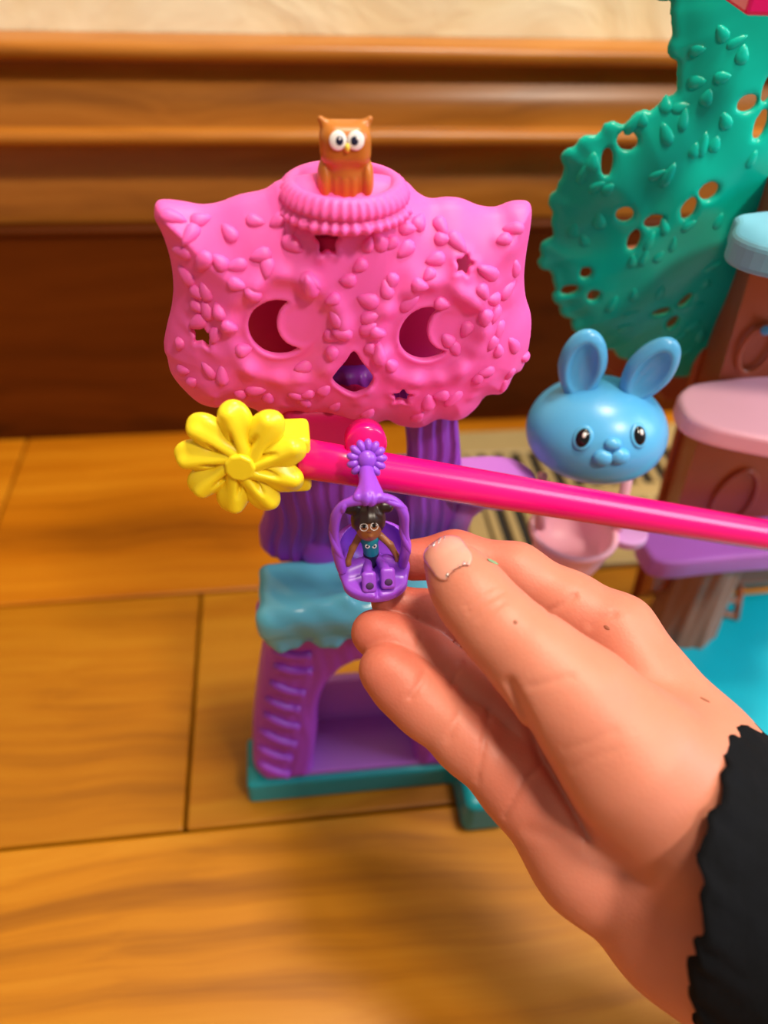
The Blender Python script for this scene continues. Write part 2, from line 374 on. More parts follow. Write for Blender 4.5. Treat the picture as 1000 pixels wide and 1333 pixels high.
# --- lower legs with arch
XC = 0.0185
lg = [at(px, py, y=0.138) for px, py in ((352, 822), (347, 850), (340, 885), (334, 925), (330, 960), (329, 985))]
L = [(q[0], q[2]) for q in lg] + [(-0.0190, 0.016), (-0.0145, 0.0105), (0.0, 0.0105)]
out = L + [(2*XC - x, z) for x, z in reversed(L)]
arch = [(0.0030, 0.0), (0.0030, 0.035), (0.0040, 0.048), (0.0075, 0.060), (0.0130, 0.0675), (XC, 0.0695)]
arch = arch + [(2*XC - x, z) for x, z in reversed(arch[:-1])]
def legs_f(X, Y, Z):
    U, Vv = X[:, 0, :], Z[:, 0, :]
    d2 = np.maximum(poly2(U, Vv, spline(out, 4)), -poly2(U, Vv, spline(arch, 4)))[:, None, :]
    flare = 0.004 * np.clip((0.05 - Z) / 0.04, 0, 1)
    dy = np.abs(Y - 0.146 + flare*0.5) - 0.0085 - flare*0.5
    g = 0.00012*np.sin(X*1500 + 2.0*np.sin(Z*160)) * (np.abs(X - 0.0) > 0)
    return smax(d2 + 0*Y, dy + g, 0.006)
V, Fq = skin(legs_f, (-0.024, 0.128, 0.008), (0.061, 0.160, 0.097), 0.0007)
leg_o = np_mesh_obj('lower_trunk', V, Fq, M['orchid'], tw)
leg_bvh = BVHTree.FromPolygons([tuple(v) for v in V], [tuple(map(int, f)) for f in Fq])
def hit(bvh, px, py):
    o = Vector((0, 0, CAM_H)); d = Vector((RW @ np.array([(px-C0[0])/FPX, (py-C0[1])/FPX, 1.0])).tolist()).normalized()
    return bvh.ray_cast(o, d)
# stair rungs
for (x0, y0), (x1, y1) in (((357, 846), (405, 852)), ((356, 865), (406, 873)), ((351, 887), (397, 902)), ((346, 908), (391, 923)), ((343, 928), (389, 946)), ((338, 949), (386, 969)), ((336, 971), (379, 987)), ((337, 991), (376, 1007))):
    pts = []
    for t in np.linspace(0, 1, 7):
        px, py = x0+(x1-x0)*t, y0+(y1-y0)*t + 4*math.sin(math.pi*t)
        loc, nrm, _, _ = hit(leg_bvh, px, py)
        if loc is None: continue
        pts.append(loc)
    if len(pts) > 2: mesh_obj('stair_step', *tube(pts, [0.0012]+[0.0016]*(len(pts)-2)+[0.0018], 10), M['orchid'], leg_o)
# interior floor and parapet
bevel(mesh_obj('inner_floor', *box_mesh((XC, 0.1455, 0.0128), (0.050, 0.021, 0.0024)), M['lilac'], tw, smooth=False), 0.0006)
bevel(mesh_obj('inner_parapet', *box_mesh((XC, 0.1570, 0.0250), (0.058, 0.0035, 0.024)), M['lilac'], tw, smooth=False), 0.0008)
# --- aqua waterfall balcony
def balc_f(X, Y, Z):
    d = rbox(X, Y, Z, (XC, 0.1455, 0.0945), (0.0305, 0.0110, 0.0042), 0.0035)
    fr = rbox(X, Y, Z, (XC, 0.1368, 0.0905), (0.0305, 0.0030, 0.0068 + 0), 0.0028)
    drip = 0.0012*np.sin(X*480+1.2) + 0.0004*np.sin(X*1130)
    fr = fr + np.where(Z < 0.090, drip*np.clip((0.090-Z)/0.004, 0, 1), 0)
    d = smin(d, fr, 0.004)
    d = smin(d, cone(X, Y, Z, (-0.008, 0.1372, 0.0925), (0.012, 0.1385, 0.0992), 0.0028, 0.0022), 0.003)
    return d + 0.00025*np.sin(X*530+Y*300)*np.sin(Y*410+Z*380+X*170)
V, Fq = skin(balc_f, (-0.017, 0.128, 0.076), (0.053, 0.161, 0.106), 0.0007)
np_mesh_obj('balcony', V, Fq, M['aqua'], tw)
# --- upper trunk with arched window and bark ridges
uL = [(-0.0072, 0.0955), (-0.0080, 0.115), (-0.0068, 0.130), (-0.0050, 0.142), (-0.0030, 0.153), (-0.001, 0.158), (0.004, 0.161)]
uR = [(0.034, 0.161), (0.0385, 0.158), (0.0412, 0.150), (0.0440, 0.138), (0.0462, 0.124), (0.0474, 0.110), (0.0478, 0.0955)]
uo = spline(uL + uR, 4)
win = spline([(0.0165, 0.100), (0.0160, 0.120), (0.0170, 0.134), (0.0215, 0.1455), (0.0262, 0.1475), (0.0285, 0.1440), (0.0300, 0.134), (0.0305, 0.122), (0.0310, 0.105), (0.0305, 0.099)], 4)
def trunk_f(X, Y, Z):
    U, Vv = X[:, 0, :], Z[:, 0, :]
    d2 = smax(poly2(U, Vv, uo), -poly2(U, Vv, win), 0.001)[:, None, :]
    wob = 0.0012*np.sin(Z*150+X*80) + 0.0007*np.sin(Z*310+1.3)
    gro = 0.00042*np.sin((X+wob*0.5)*1750) + 0.0002*np.sin((X+wob*0.7)*3100+1)
    dy = np.abs(Y - 0.158 - 0.004*((X-XC)/0.026)**2) - 0.0042
    d = smax(d2 + 0*Y, dy + gro, 0.003)
    return smin(d, ell(X, Y, Z, (0.0060, 0.1550, 0.1000), (0.0050, 0.0022, 0.0050)), 0.001)
V, Fq = skin(trunk_f, (-0.012, 0.148, 0.092), (0.051, 0.170, 0.180), 0.0006)
np_mesh_obj('upper_trunk', V, Fq, M['purple'], tw)
bevel(mesh_obj('window_back', *box_mesh((0.0250, 0.1690, 0.109), (0.030, 0.003, 0.030)), M['lilac'], tw, smooth=False), 0.0008)
# side ledge reaching right, a flat lobed plate on a stalk
lp = [(0.040, 0.158), (0.047, 0.154), (0.056, 0.151), (0.0635, 0.153), (0.0680, 0.159), (0.0675, 0.166), (0.062, 0.171), (0.052, 0.172), (0.042, 0.170)]
V, Fc = prism(spline(lp, 4)[::1].tolist(), 0.1170, 0.1207); o = mesh_obj('side_ledge', V, Fc, M['lilac'], tw, smooth=False); bevel(o, 0.0012, 3)
mesh_obj('ledge_stalk', *tube([(0.0455, 0.160, 0.100), (0.048, 0.160, 0.110), (0.053, 0.160, 0.1185)], [0.0040, 0.0035, 0.0050], 16), M['lilac'], tw)

# --- pink owl face
MY = 0.150                       # rim plane of the face
outline_px = [(200, 276), (204, 265), (222, 264), (243, 267), (262, 270), (285, 267), (312, 257), (345, 250), (370, 236), (447, 226), (522, 236), (545, 254), (562, 262), (583, 260), (603, 262), (626, 271), (648, 273),
              (668, 266), (688, 265), (694, 274), (692, 300), (687, 330), (684, 360), (686, 388), (693, 412), (694, 440), (688, 465), (680, 482), (671, 487), (662, 505), (650, 514), (634, 515), (622, 530), (605, 544), (587, 548),
              (570, 546), (553, 555), (535, 557), (515, 553), (503, 547), (488, 552), (466, 555), (445, 554), (428, 548), (412, 543), (398, 546), (384, 541), (372, 541), (364, 553), (350, 548), (330, 533), (305, 527), (282, 531),
              (258, 525), (238, 508), (222, 488), (217, 468), (212, 454), (217, 425), (223, 400), (225, 373), (221, 340), (211, 308), (201, 288)]
def mxz(px, py, y=MY): q = at(px, py, y=y); return (q[0], q[2])
OUT = spline([mxz(*q) for q in outline_px], 3)
FRONT = 0.1405                   # typical depth of the face itself, used for the cut-outs
S_L = 0.160                      # metres per 1000 px on the face
def fpx(px, py): q = at(px, py, y=FRONT); return np.array([q[0], q[2]])
EL, ER = fpx(371, 432), fpx(560, 437)
def moon(cx, cy, r, bx, by, br):
    pts = []
    for k in range(72):
        a = 2*math.pi*k/72; pts.append((cx+r*math.cos(a), cy+r*math.sin(a)))
    return pts
ml, mlb = fpx(363, 430), fpx(394, 424); mr_, mrb = fpx(557, 437), fpx(588, 430)
def cresc(U, V, c, b, r, rb): # rounded crescent
    a = np.sqrt((U-c[0])**2 + ((V-c[1])/1.02)**2) - r; q = np.sqrt((U-b[0])**2 + ((V-b[1])/1.02)**2) - rb
    return smax(a, -q, 0.0006)
nose_pts = spline([fpx(*q) for q in ((460, 455), (470, 468), (481, 482), (486, 494), (478, 506), (460, 515), (442, 506), (433, 493), (439, 481), (450, 468))], 4)
stars = [(427, 320, 0.0027, 0.0), (607, 351, 0.0022, 0.25), (262, 448, 0.0026, 0.1), (524, 519, 0.0026, 0.05)]
def relief(U, V):
    din = np.maximum(-poly2(U, V, OUT), 0)
    b = 0.0105*(1 - np.exp(-din/0.0075)) + 0.0012*np.clip((V-0.155)/0.05, 0, 1)*0
    # eye dishes, lumpy brows and rims
    for (c, r) in ((EL, 0.0112), (ER, 0.0110)):
        dx, dz = U-c[0], (V-c[1]); rr = np.sqrt(dx*dx+dz*dz); th = np.arctan2(dz, dx)
        ring = np.exp(-((rr-r-0.0004*np.sin(5*th))/0.0021)**2)
        b = b + ring*(0.0013 + 0.0004*np.sin(7*th+c[0]*900) + 0.0003*np.sin(13*th)) - 0.0009*(1/(1+np.exp((rr-r)/0.0007)))
    n = np.zeros_like(U)
    rs = np.random.default_rng(3)
    for k in range(95):
        cx, cz, w, a = rs.uniform(-0.023, 0.050), rs.uniform(0.155, 0.203), rs.uniform(0.0012, 0.0028), rs.uniform(0.0002, 0.0007)
        if min(np.hypot(cx-EL[0], cz-EL[1]), np.hypot(cx-ER[0], cz-ER[1])) < 0.0105: continue
        n = n + a*np.exp(-((U-cx)**2+(V-cz)**2)/w**2)
    b = b + n*np.clip(din/0.004, 0, 1)
    hole = np.minimum(cresc(U, V, ml, mlb, 0.0061, 0.0052), cresc(U, V, mr_, mrb, 0.0060, 0.0051))
    hole = np.minimum(hole, poly2(U, V, nose_pts))
    for sx, sy, r, rot in stars:
        c = fpx(sx, sy); hole = np.minimum(hole, poly2(U, V, star(c[0], c[1], r, rot)))
    b = b + 0.0006*np.exp(-(np.maximum(hole, 0)/0.0011)**2)
    return b, hole
_cache = {}
def mask_f(X, Y, Z):
    U, Vv = X[:, 0, :], Z[:, 0, :]
    b, hole = relief(U, Vv); d2 = poly2(U, Vv, OUT)
    gx, gz = np.gradient(b, 0.00045); sl = np.sqrt(1+gx**2+gz**2)
    yf = (MY - b)[:, None, :]; sl = sl[:, None, :]
    dy = np.maximum(yf - Y, Y - (yf + 0.0022*sl)) / sl
    d = smax(dy, d2[:, None, :] + 0*Y, 0.0012)
    return smax(d, -hole[:, None, :] + 0*Y, 0.0007)
V, Fq = skin(mask_f, (-0.0265, 0.1330, 0.1450), (0.0545, 0.1545, 0.2130), 0.00045)
mask = np_mesh_obj('owl_face', V, Fq, M['pink'], tw)
mask_bvh = BVHTree.FromPolygons([tuple(v) for v in V], [tuple(map(int, f)) for f in Fq])
# leaf buds on the face
def bud_mesh(name, l, w, h, mat):
    V, Fc = [], []; ns, nr = 10, 4
    for i in range(nr):
        t = i/nr*math.pi/2
        for k in range(ns):
            a = 2*math.pi*k/ns; tip = 1.0 + 0.28*max(0, math.cos(a))**3
            sx = 0.86 if math.cos(a) < 0 else 1.0
            V.append((l/2*math.cos(a)*math.cos(t)*tip*sx, w/2*math.sin(a)*math.cos(t)*(1-0.18*math.cos(a)), h*math.sin(t) - 0.0004*(i == 0)))
    V.append((0, 0, h))
    for i in range(nr-1):
        for k in range(ns): Fc.append((i*ns+k, i*ns+(k+1) % ns, (i+1)*ns+(k+1) % ns, (i+1)*ns+k))
    for k in range(ns): Fc.append(((nr-1)*ns+k, (nr-1)*ns+(k+1) % ns, nr*ns))
    me = bpy.data.meshes.new(name); me.from_pydata(V, [], Fc); me.materials.append(mat); me.polygons.foreach_set('use_smooth', [True]*len(Fc)); return me
buds = [bud_mesh('leaf_bud', 0.0035, 0.0025, 0.0011, M['pink']), bud_mesh('leaf_bud_round', 0.0029, 0.0024, 0.0012, M['pink']), bud_mesh('leaf_bud_long', 0.0039, 0.0023, 0.0010, M['pink'])]
leaf_px = [(250, 302), (222, 281), (259, 286), (265, 340), (288, 343), (342, 332), (348, 346), (378, 316), (378, 293), (363, 286), (330, 287), (306, 370), (405, 378), (403, 364),
           (255, 380), (268, 383), (255, 398), (270, 407), (259, 419), (285, 408), (234, 447), (280, 435), (297, 426), (316, 456), (331, 386), (237, 482), (249, 498), (273, 485), (289, 491), (313, 513), (330, 509), (349, 519),
           (385, 516), (402, 513), (396, 524), (421, 509), (435, 531), (397, 477), (432, 459), (448, 437), (430, 437), (436, 417), (435, 389), (477, 429), (479, 414), (482, 392), (490, 434), (511, 364), (504, 379), (530, 397), (574, 395),
           (482, 454), (493, 465), (510, 476), (608, 427), (584, 444), (593, 454), (633, 412), (646, 407), (644, 389), (651, 428), (642, 445), (649, 458), (670, 451), (684, 465), (635, 484), (622, 493), (656, 504), (664, 487),
           (576, 515), (593, 518), (558, 526), (542, 545), (478, 540), (560, 356), (528, 297), (545, 291), (479, 320), (496, 316), (511, 315), (574, 311), (594, 313), (573, 292), (658, 311), (670, 297), (672, 351), (639, 356), (569, 337), (530, 323),
           (545, 372), (628, 378), (660, 380), (310, 345), (300, 305), (238, 330), (244, 362), (470, 345), (455, 365)]
rb = random.Random(5)
def place_leaf(bvh, px, py, meshes, parent, ang, name='leaf', sc=1.0):
    loc, nrm, _, _ = hit(bvh, px, py)
    if loc is None or nrm is None: return
    if nrm.dot(loc - Vector((0, 0, CAM_H))) > 0: nrm = -nrm
    q = nrm.to_track_quat('Z', 'Y'); from mathutils import Quaternion
    q = q @ Quaternion((0, 0, 1), ang)
    link_copy(name, rb.choice(meshes), loc - nrm*0.00025, q, parent, (sc, sc, sc*0.85))
for px, py in leaf_px: place_leaf(mask_bvh, px, py, buds, mask, rb.uniform(0, 6.283), sc=rb.uniform(1.1, 1.4))
# --- ribbed neck with tray on top
NC = at(448, 234, y=0.1500)
NC = (float(NC[0]), 0.1500, float(NC[2]))
pr = [(0.0, -0.0075), (0.0086, -0.0075), (0.0088, -0.0020), (0.0093, 0.0), (0.0102, 0.0008), (0.0112, 0.0004), (0.0119, -0.0010), (0.0124, -0.0030), (0.0128, -0.0050), (0.0127, -0.0066), (0.0120, -0.0076), (0.0124, -0.0084), (0.0132, -0.0098), (0.0134, -0.0115), (0.0127, -0.0128), (0.0112, -0.0135), (0.0104, -0.0145), (0.0, -0.0145)]
def ribs(i, a):
    if 6 <= i <= 9: return 0.00028*math.sin(44*a + 0.6*math.sin(5*a))
    if 11 <= i <= 14: return 0.00042*math.sin(38*a + 1 + 0.8*math.sin(7*a))
    return 0
pr = [(r*0.98, z*0.44 if (z < -0.0044 and r > 0.0095) or r > 0.0095 else z) for r, z in pr]
V, Fc = lathe(pr[1:-1][::-1], NC, 220, lambda i, a: ribs(len(pr)-2-1-i+1, a))
nk = mesh_obj('neck_rim', V, Fc, M['pink'], tw)
# --- magenta core behind the face, and the bracket that carries the rail
def core_f(X, Y, Z):
    d = np.maximum(np.sqrt(((X-0.0145)/3.4)**2 + (Y-0.1665)**2) - 0.0085, np.abs(Z-0.171) - 0.018)
    return d
V, Fq = skin(core_f, (-0.017, 0.156, 0.151), (0.047, 0.177, 0.206), 0.0008)
np_mesh_obj('inner_core', V, Fq, M['magenta_in'], tw)
def brk_f(X, Y, Z):
    d = rbox(X, Y, Z, (0.0085, 0.1520, 0.1500), (0.0105, 0.008, 0.0085), 0.003)
    return d
V, Fq = skin(brk_f, (-0.004, 0.134, 0.140), (0.025, 0.161, 0.164), 0.0007)
np_mesh_obj('rail_bracket', V, Fq, M['magenta_in'], tw)  # shade under the owl face put into the darker magenta
mesh_obj('neck_tube', *lathe([(0.0100, -0.030), (0.0100, -0.0088)], (NC[0], NC[1]+0.0025, NC[2]), 40), M['magenta_in'], tw)

# ================================================================== OWL FIGURE ON TOP
def parent_mesh(name, V, Fq, mat, parent): return np_mesh_obj(name, V, Fq, mat, parent)
ow = empty('owl_figurine', (NC[0]+0.0002, NC[1], NC[2]-0.0074), 'small orange owl figurine with big white eyes standing in the pink rim', 'toy owl')
OX, OY, OZ = ow.location
def lf(fn, o, s=1.0, dz=0.0):        # shift a local field to world
    return lambda X, Y, Z: s*fn((X - o[0])/s, (Y - o[1])/s, (Z - o[2] - dz)/s)
def owl_f(x, y, z):
    d = ell(x, y, z, (0, 0, 0.0046), (0.0040, 0.0034, 0.0056))
    d = smin(d, rbox(x, y, z, (0, 0, 0.0104), (0.0043, 0.0035, 0.0036), 0.0026), 0.0009)
    for s in (-1, 1):
        d = smin(d, cone(x, y, z, (s*0.0026, 0, 0.0128), (s*0.0041, 0, 0.0144), 0.0013, 0.0005), 0.0010)
        d = smin(d, ell(x, y, z, (s*0.0036, -0.0006, 0.0046), (0.0013, 0.0026, 0.0040)), 0.0003)
    d = d + 0.00010*np.sin(x*3800)*(z < 0.006)*(np.abs(x) < 0.0022)*(y < 0)
    d = smin(d, np.maximum(np.sqrt(x*x + y*y) - 0.0033, np.abs(z + 0.0008) - 0.0014), 0.0010)
    return np.maximum(d, -z - 0.0021)
V, Fq = skin(lf(owl_f, ow.location, 1.10, 0.0023), (OX-0.0066, OY-0.006, OZ-0.0005), (OX+0.0066, OY+0.006, OZ+0.020), 0.00024)
body = parent_mesh('body', V, Fq, M['owl'], ow)
owl_bvh = BVHTree.FromPolygons([tuple(v) for v in V], [tuple(map(int, f)) for f in Fq])
def ellip_mesh(name, r, mat, seg=20, rings=10):
    V, Fc = [], []
    for i in range(1, rings):
        t = math.pi*i/rings
        for k in range(seg):
            a = 2*math.pi*k/seg; V.append((r[0]*math.sin(t)*math.cos(a), r[1]*math.sin(t)*math.sin(a), r[2]*math.cos(t)))
    V += [(0, 0, r[2]), (0, 0, -r[2])]; n = len(V)
    for i in range(rings-2):
        for k in range(seg): Fc.append((i*seg+k, (i+1)*seg+k, (i+1)*seg+(k+1) % seg, i*seg+(k+1) % seg))
    for k in range(seg): Fc.append((n-2, k, (k+1) % seg)); Fc.append((n-1, (rings-2)*seg+(k+1) % seg, (rings-2)*seg+k))
    me = bpy.data.meshes.new(name); me.from_pydata(V, [], Fc); me.materials.append(mat); me.polygons.foreach_set('use_smooth', [True]*len(Fc)); return me
def stick(name, me, bvh, px, py, parent, lift=0.0, flat=None):
    """set a small mesh on a surface, its local Z along the surface normal, local Y up"""
    loc, nrm, _, _ = hit(bvh, px, py)
    if loc is None: return None
    if nrm.dot(loc - Vector((0, 0, CAM_H))) > 0: nrm = -nrm
    if flat is not None: nrm = (nrm*(1-flat[1]) + Vector(flat[0])*flat[1]).normalized()
    up = Vector((0, 0, 1)); xax = up.cross(nrm).normalized(); yax = nrm.cross(xax)
    mt = Matrix((xax, yax, nrm)).transposed()
    return link_copy(name, me, loc + nrm*lift, mt.to_quaternion(), parent)
ew = ellip_mesh('owl_eye_white', (0.00158, 0.00165, 0.0004), M['white']); ep = ellip_mesh('owl_pupil', (0.00072, 0.0008, 0.0002), M['navy']); eg = ellip_mesh('eye_glint', (0.00022, 0.00022, 0.0001), M['white'])
for ex in (440, 463):
    e = stick('eye', ew, owl_bvh, ex, 183, ow, 0.0001, ((0, -1, 0.12), 0.6))
    if e:
        for me_, nm, dx, dy, dz in ((ep, 'pupil', 0.0, 0.0, 0.00032), (eg, 'glint', 0.0003, 0.00035, 0.0005)):
            c = bpy.data.objects.new(nm, me_); COL.objects.link(c); c.parent = e; c.location = (dx + (0.00025 if ex < 450 else -0.0002)*(nm == 'pupil'), dy, dz)
stick('beak', ellip_mesh('owl_beak', (0.0005, 0.0008, 0.0006), M['beak']), owl_bvh, 452, 192, ow, 0.0002)

# ================================================================== ZIP LINE RAIL WITH FLOWER KNOB
RA = at(385, 595, d=0.1615); RB = at(1000, 697, d=0.212); RD = (RB-RA)
rl = empty('zip_line_rail', RA, 'glossy magenta plastic rail with yellow flower knob crossing in front of the tower', 'toy rail')
mesh_obj('rail', *tube([RA + RD*t for t in np.linspace(0, 1.35, 12)], 0.00425, 40), M['magenta'], rl)
hubc = at(477, 577, d=0.1625)
hv, hf = tube([np.array(hubc) + np.array((0, 0.0036, -0.0012)), np.array(hubc) + np.array((0, -0.0002, 0)), np.array(hubc)+np.array((0, -0.0006, 0))], [0.0044, 0.0044, 0.0040], 36)
mesh_obj('hook_ring', hv, hf, M['magenta'], rl)
FC = np.array(at(315, 598, d=0.1560))
def block_f(x, y, z): return rbox(x, y, z, (0.0088, 0.0050, -0.0036), (0.0052, 0.0042, 0.0072), 0.0012)
V, Fq = skin(lf(block_f, FC), FC + (0.001, -0.001, -0.0125), FC + (0.016, 0.011, 0.006), 0.0005)
np_mesh_obj('knob_block', V, Fq, M['yellow'], rl)
def petal_f(x, y, z):               # flat in x,y with z toward the viewer
    d = ell(x, y, z, (0.0086, 0, 0), (0.0050, 0.0036, 0.0022))
    d = smin(d, cone(x, y, z, (0.0026, -0.0009, 0.0010), (0.0110, 0.0010, 0.0010), 0.0019, 0.0018), 0.0009)
    gr = np.exp(-((y - 0.0006 - 0.10*(x-0.003))/0.00040)**2) * np.clip((0.0085-x)/0.002, 0, 1) * np.clip((x-0.0028)/0.001, 0, 1)
    return d + 0.00095*gr*(z > 0)
V, Fq = skin(petal_f, (-0.001, -0.0045, -0.0035), (0.0145, 0.0045, 0.0045), 0.00035)
pm = bpy.data.meshes.new('petal'); pm.from_pydata(V.tolist(), [], Fq.tolist()); pm.materials.append(M['yellow']); pm.polygons.foreach_set('use_smooth', [True]*len(pm.polygons))
from mathutils import Euler
face = Euler((math.radians(90-6), 0, math.radians(-6))).to_matrix()      # local z looks toward -Y
for k in range(9):
    a = math.radians(94 + 40*k)
    link_copy('petal', pm, FC, (face @ Matrix.Rotation(a, 3, 'Z')).to_quaternion(), rl)
hexa = [(0.0032*math.cos(2*math.pi*k/9), 0.0032*math.sin(2*math.pi*k/9)) for k in range(9)]
V, Fc = prism(hexa, -0.001, 0.0036)
me = bpy.data.meshes.new('flower_center'); me.from_pydata(V, [], Fc); me.materials.append(M['yellow'])
o = link_copy('flower_center', me, FC, face.to_quaternion(), rl); bevel(o, 0.0006, 3)

# ================================================================== PURPLE SWING GONDOLA
GH = np.array(at(485, 728, d=0.1675)); GYW = GH[1]
def D(px, py, dy=0.0): return np.array(at(px, py, y=GYW+dy))
gd = empty('swing_gondola', GH, 'purple plastic swing seat with flower hook, held between thumb and fingers', 'toy swing')
fy = -0.0034
left = [D(478, 650, fy), D(462, 652, fy), D(446, 658, fy), D(437, 674, fy), D(436, 696, fy), D(440, 722, fy-0.0003), D(446, 744, fy-0.0006)]
right = [D(482, 650, fy), D(497, 648, fy), D(513, 652, fy), D(525, 668, fy), D(527, 690, fy), D(528, 714, fy-0.0003), D(524, 736, fy-0.0006)]
for P in (left, right):
    Q = spline(P, 8, closed=False); n = len(Q)
    rad = [0.00098 + 0.00012*math.sin(i*0.33) for i in range(n)]
    br = mesh_obj('frame_branch', *tube(Q, rad, 14), M['violet'], gd)
    vine = [Q[i] + 0.00062*np.array((math.cos(i*0.30), math.sin(i*0.30), 0.4*math.sin(i*0.30))) for i in range(n)]
    mesh_obj('vine', *tube(vine, 0.00062, 10), M['violet'], br)
# hook: strap, two leaves, daisy
HC = np.array(at(477, 597, d=0.1572)); top = D(480, 648, fy)
strap = [top + (-0.0008, 0, -0.0003), top*0.6 + HC*0.4 + (0, -0.0004, 0), HC + (0, 0.0006, -0.001)]
HE = HC + (0, 0.0022, -0.0012)
def strap_f(X, Y, Z):
    d = cone(X, Y, Z, top, HE, 0.0019, 0.0013)
    d = smin(d, cone(X, Y, Z, top + (-0.0022, 0, 0.0002), top*0.45 + HE*0.55 + (-0.0002, -0.0008, 0), 0.0010, 0.0006), 0.0005)
    d = smin(d, cone(X, Y, Z, top + (0.0022, 0, 0.0002), top*0.45 + HE*0.55 + (0.0012, -0.0008, 0), 0.0010, 0.0006), 0.0005)
    gl = np.exp(-((X - HC[0] - 0.0002 - 0.25*(Z-top[2]-0.003))/0.00035)**2)
    return d + 0.0004*gl*(Y < top[1])
lo = np.minimum(top, HC) - 0.005; hi = np.maximum(top, HC) + 0.005
V, Fq = skin(strap_f, lo, hi, 0.00028); np_mesh_obj('hook_strap', V, Fq, M['violet'], gd)
hn = Vector((0.02, -0.86, 0.50)).normalized(); hx = Vector((0, 0, 1)).cross(hn).normalized(); hy = hn.cross(hx); hm = Matrix((hx, hy, hn)).transposed()
dm = ellip_mesh('daisy_center', (0.0020, 0.0020, 0.0013), M['violet']); dp = ellip_mesh('daisy_petal', (0.00145, 0.00092, 0.0010), M['violet'], 14, 8)
dz = link_copy('hook_daisy', dm, Vector(HC.tolist()) + hn*0.0012, hm.to_quaternion(), gd)
for k in range(13):
    a = 2*math.pi*k/13
    c = bpy.data.objects.new('daisy_petal', dp); COL.objects.link(c); c.parent = dz; c.rotation_euler = (0, 0, a); c.location = (0.00285*math.cos(a), 0.00285*math.sin(a), -0.0004)
# seat bowl, arm rests, foot plate
sL, sR = D(452, 742, -0.003), D(522, 735, -0.003); fpl = D(490, 764, -0.0075)
def seat_f(X, Y, Z):
    c = GH + (0, 0.0012, -0.0006)
    d = ell(X, Y, Z, c + (0, 0.0012, 0.002), (0.0088, 0.0062, 0.0060))
    d = np.maximum(d, -ell(X, Y, Z, c + (0, -0.0016, 0.0045), (0.0072, 0.0062, 0.0068)))
    d = np.maximum(d, -(ell(X, Y, Z, c + (0, -0.008, 0.008), (0.02, 0.0066, 0.0078))))
    d = smin(d, cone(X, Y, Z, sL, sL + (0.0030, 0.0008, 0.0004), 0.0018, 0.0017), 0.0010)
    d = smin(d, cone(X, Y, Z, sR, sR + (-0.0030, 0.0008, 0.0004), 0.0018, 0.0017), 0.0010)
    q = fpl
    pl = np.sqrt(((X-q[0])/1.42)**2 + ((Y-q[1]-0.0018)/1.0)**2) - 0.0049
    pl = smax(pl, np.abs(Z - q[2] + 0.0006) - 0.00135, 0.0010)
    d = smin(d, pl, 0.0022)
    return d + 0.0006*np.exp(-((X-q[0])/0.0003)**2)*(Z > q[2]-0.0002)
V, Fq = skin(seat_f, np.minimum(GH, fpl) - (0.0125, 0.009, 0.0070), GH + (0.0125, 0.010, 0.0105), 0.00032)
np_mesh_obj('seat', V, Fq, M['violet'], gd)

# ================================================================== DOLL
dl = empty('mini_doll', GH, 'tiny seated doll with dark hair, glasses and teal top in the swing seat', 'toy doll')
hd = D(480, 681, -0.0012)
def head_f(X, Y, Z):
    X, Y, Z = hd[0]+(X-hd[0])/1.1, hd[1]+(Y-hd[1])/1.1, hd[2]+(Z-hd[2])/1.1
    d = ell(X, Y, Z, hd, (0.00275, 0.0027, 0.0031))
    d = smin(d, ell(X, Y, Z, hd + (0, -0.0010, -0.0014), (0.0019, 0.0017, 0.0016)), 0.0008)
    d = smin(d, ball(X, Y, Z, hd + (0.0001, -0.0028, -0.0007), 0.00032), 0.0005)
    for s in (-1, 1): d = smin(d, ell(X, Y, Z, hd + (s*0.0027, 0.0002, -0.0006), (0.0005, 0.0005, 0.0008)), 0.0004)
    return d
V, Fq = skin(head_f, hd - 0.0055, hd + 0.0055, 0.0002)
np_mesh_obj('head', V, Fq, M['doll_skin'], dl)
doll_bvh = BVHTree.FromPolygons([tuple(v) for v in V], [tuple(map(int, f)) for f in Fq])
def hair_f(X, Y, Z):
    X, Y, Z = hd[0]+(X-hd[0])/1.1, hd[1]+(Y-hd[1])/1.1, hd[2]+(Z-hd[2])/1.1
    d = ell(X, Y, Z, hd + (0, 0.0005, 0.0006), (0.0033, 0.0032, 0.0034))
    cut = ell(X, Y, Z, hd + (0, -0.0037, -0.0013), (0.0028, 0.0032, 0.0036))
    d = smax(d, -cut, 0.0004)
    for s in (-1, 1):
        d = smin(d, ell(X, Y, Z, hd + (s*0.0031, 0.0008, 0.0032), (0.0017, 0.0012, 0.0012)), 0.0004)
    return d + 0.00004*np.sin((X-hd[0])*4500)
V, Fq = skin(hair_f, hd - (0.0066, 0.006, 0.0056), hd + (0.0066, 0.006, 0.0068), 0.00022)
np_mesh_obj('hair', V, Fq, M['hair'], dl)
sh = D(481, 699, -0.0004); wa = D(483, 719, -0.0004)
def top_f(X, Y, Z):
    d = cone(X, Y, Z, sh + (0, 0, -0.0008), wa + (0, 0, 0.0006), 0.0018, 0.0017)
    d = smin(d, cone(X, Y, Z, sh + (-0.0011, 0, -0.0004), sh + (0.0011, 0, -0.0004), 0.0009, 0.0009), 0.0008)
    return d
V, Fq = skin(top_f, wa - 0.004, sh + 0.004, 0.00022); np_mesh_obj('tank_top', V, Fq, M['doll_top'], dl)
top_bvh = BVHTree.FromPolygons([tuple(v) for v in V], [tuple(map(int, f)) for f in Fq])
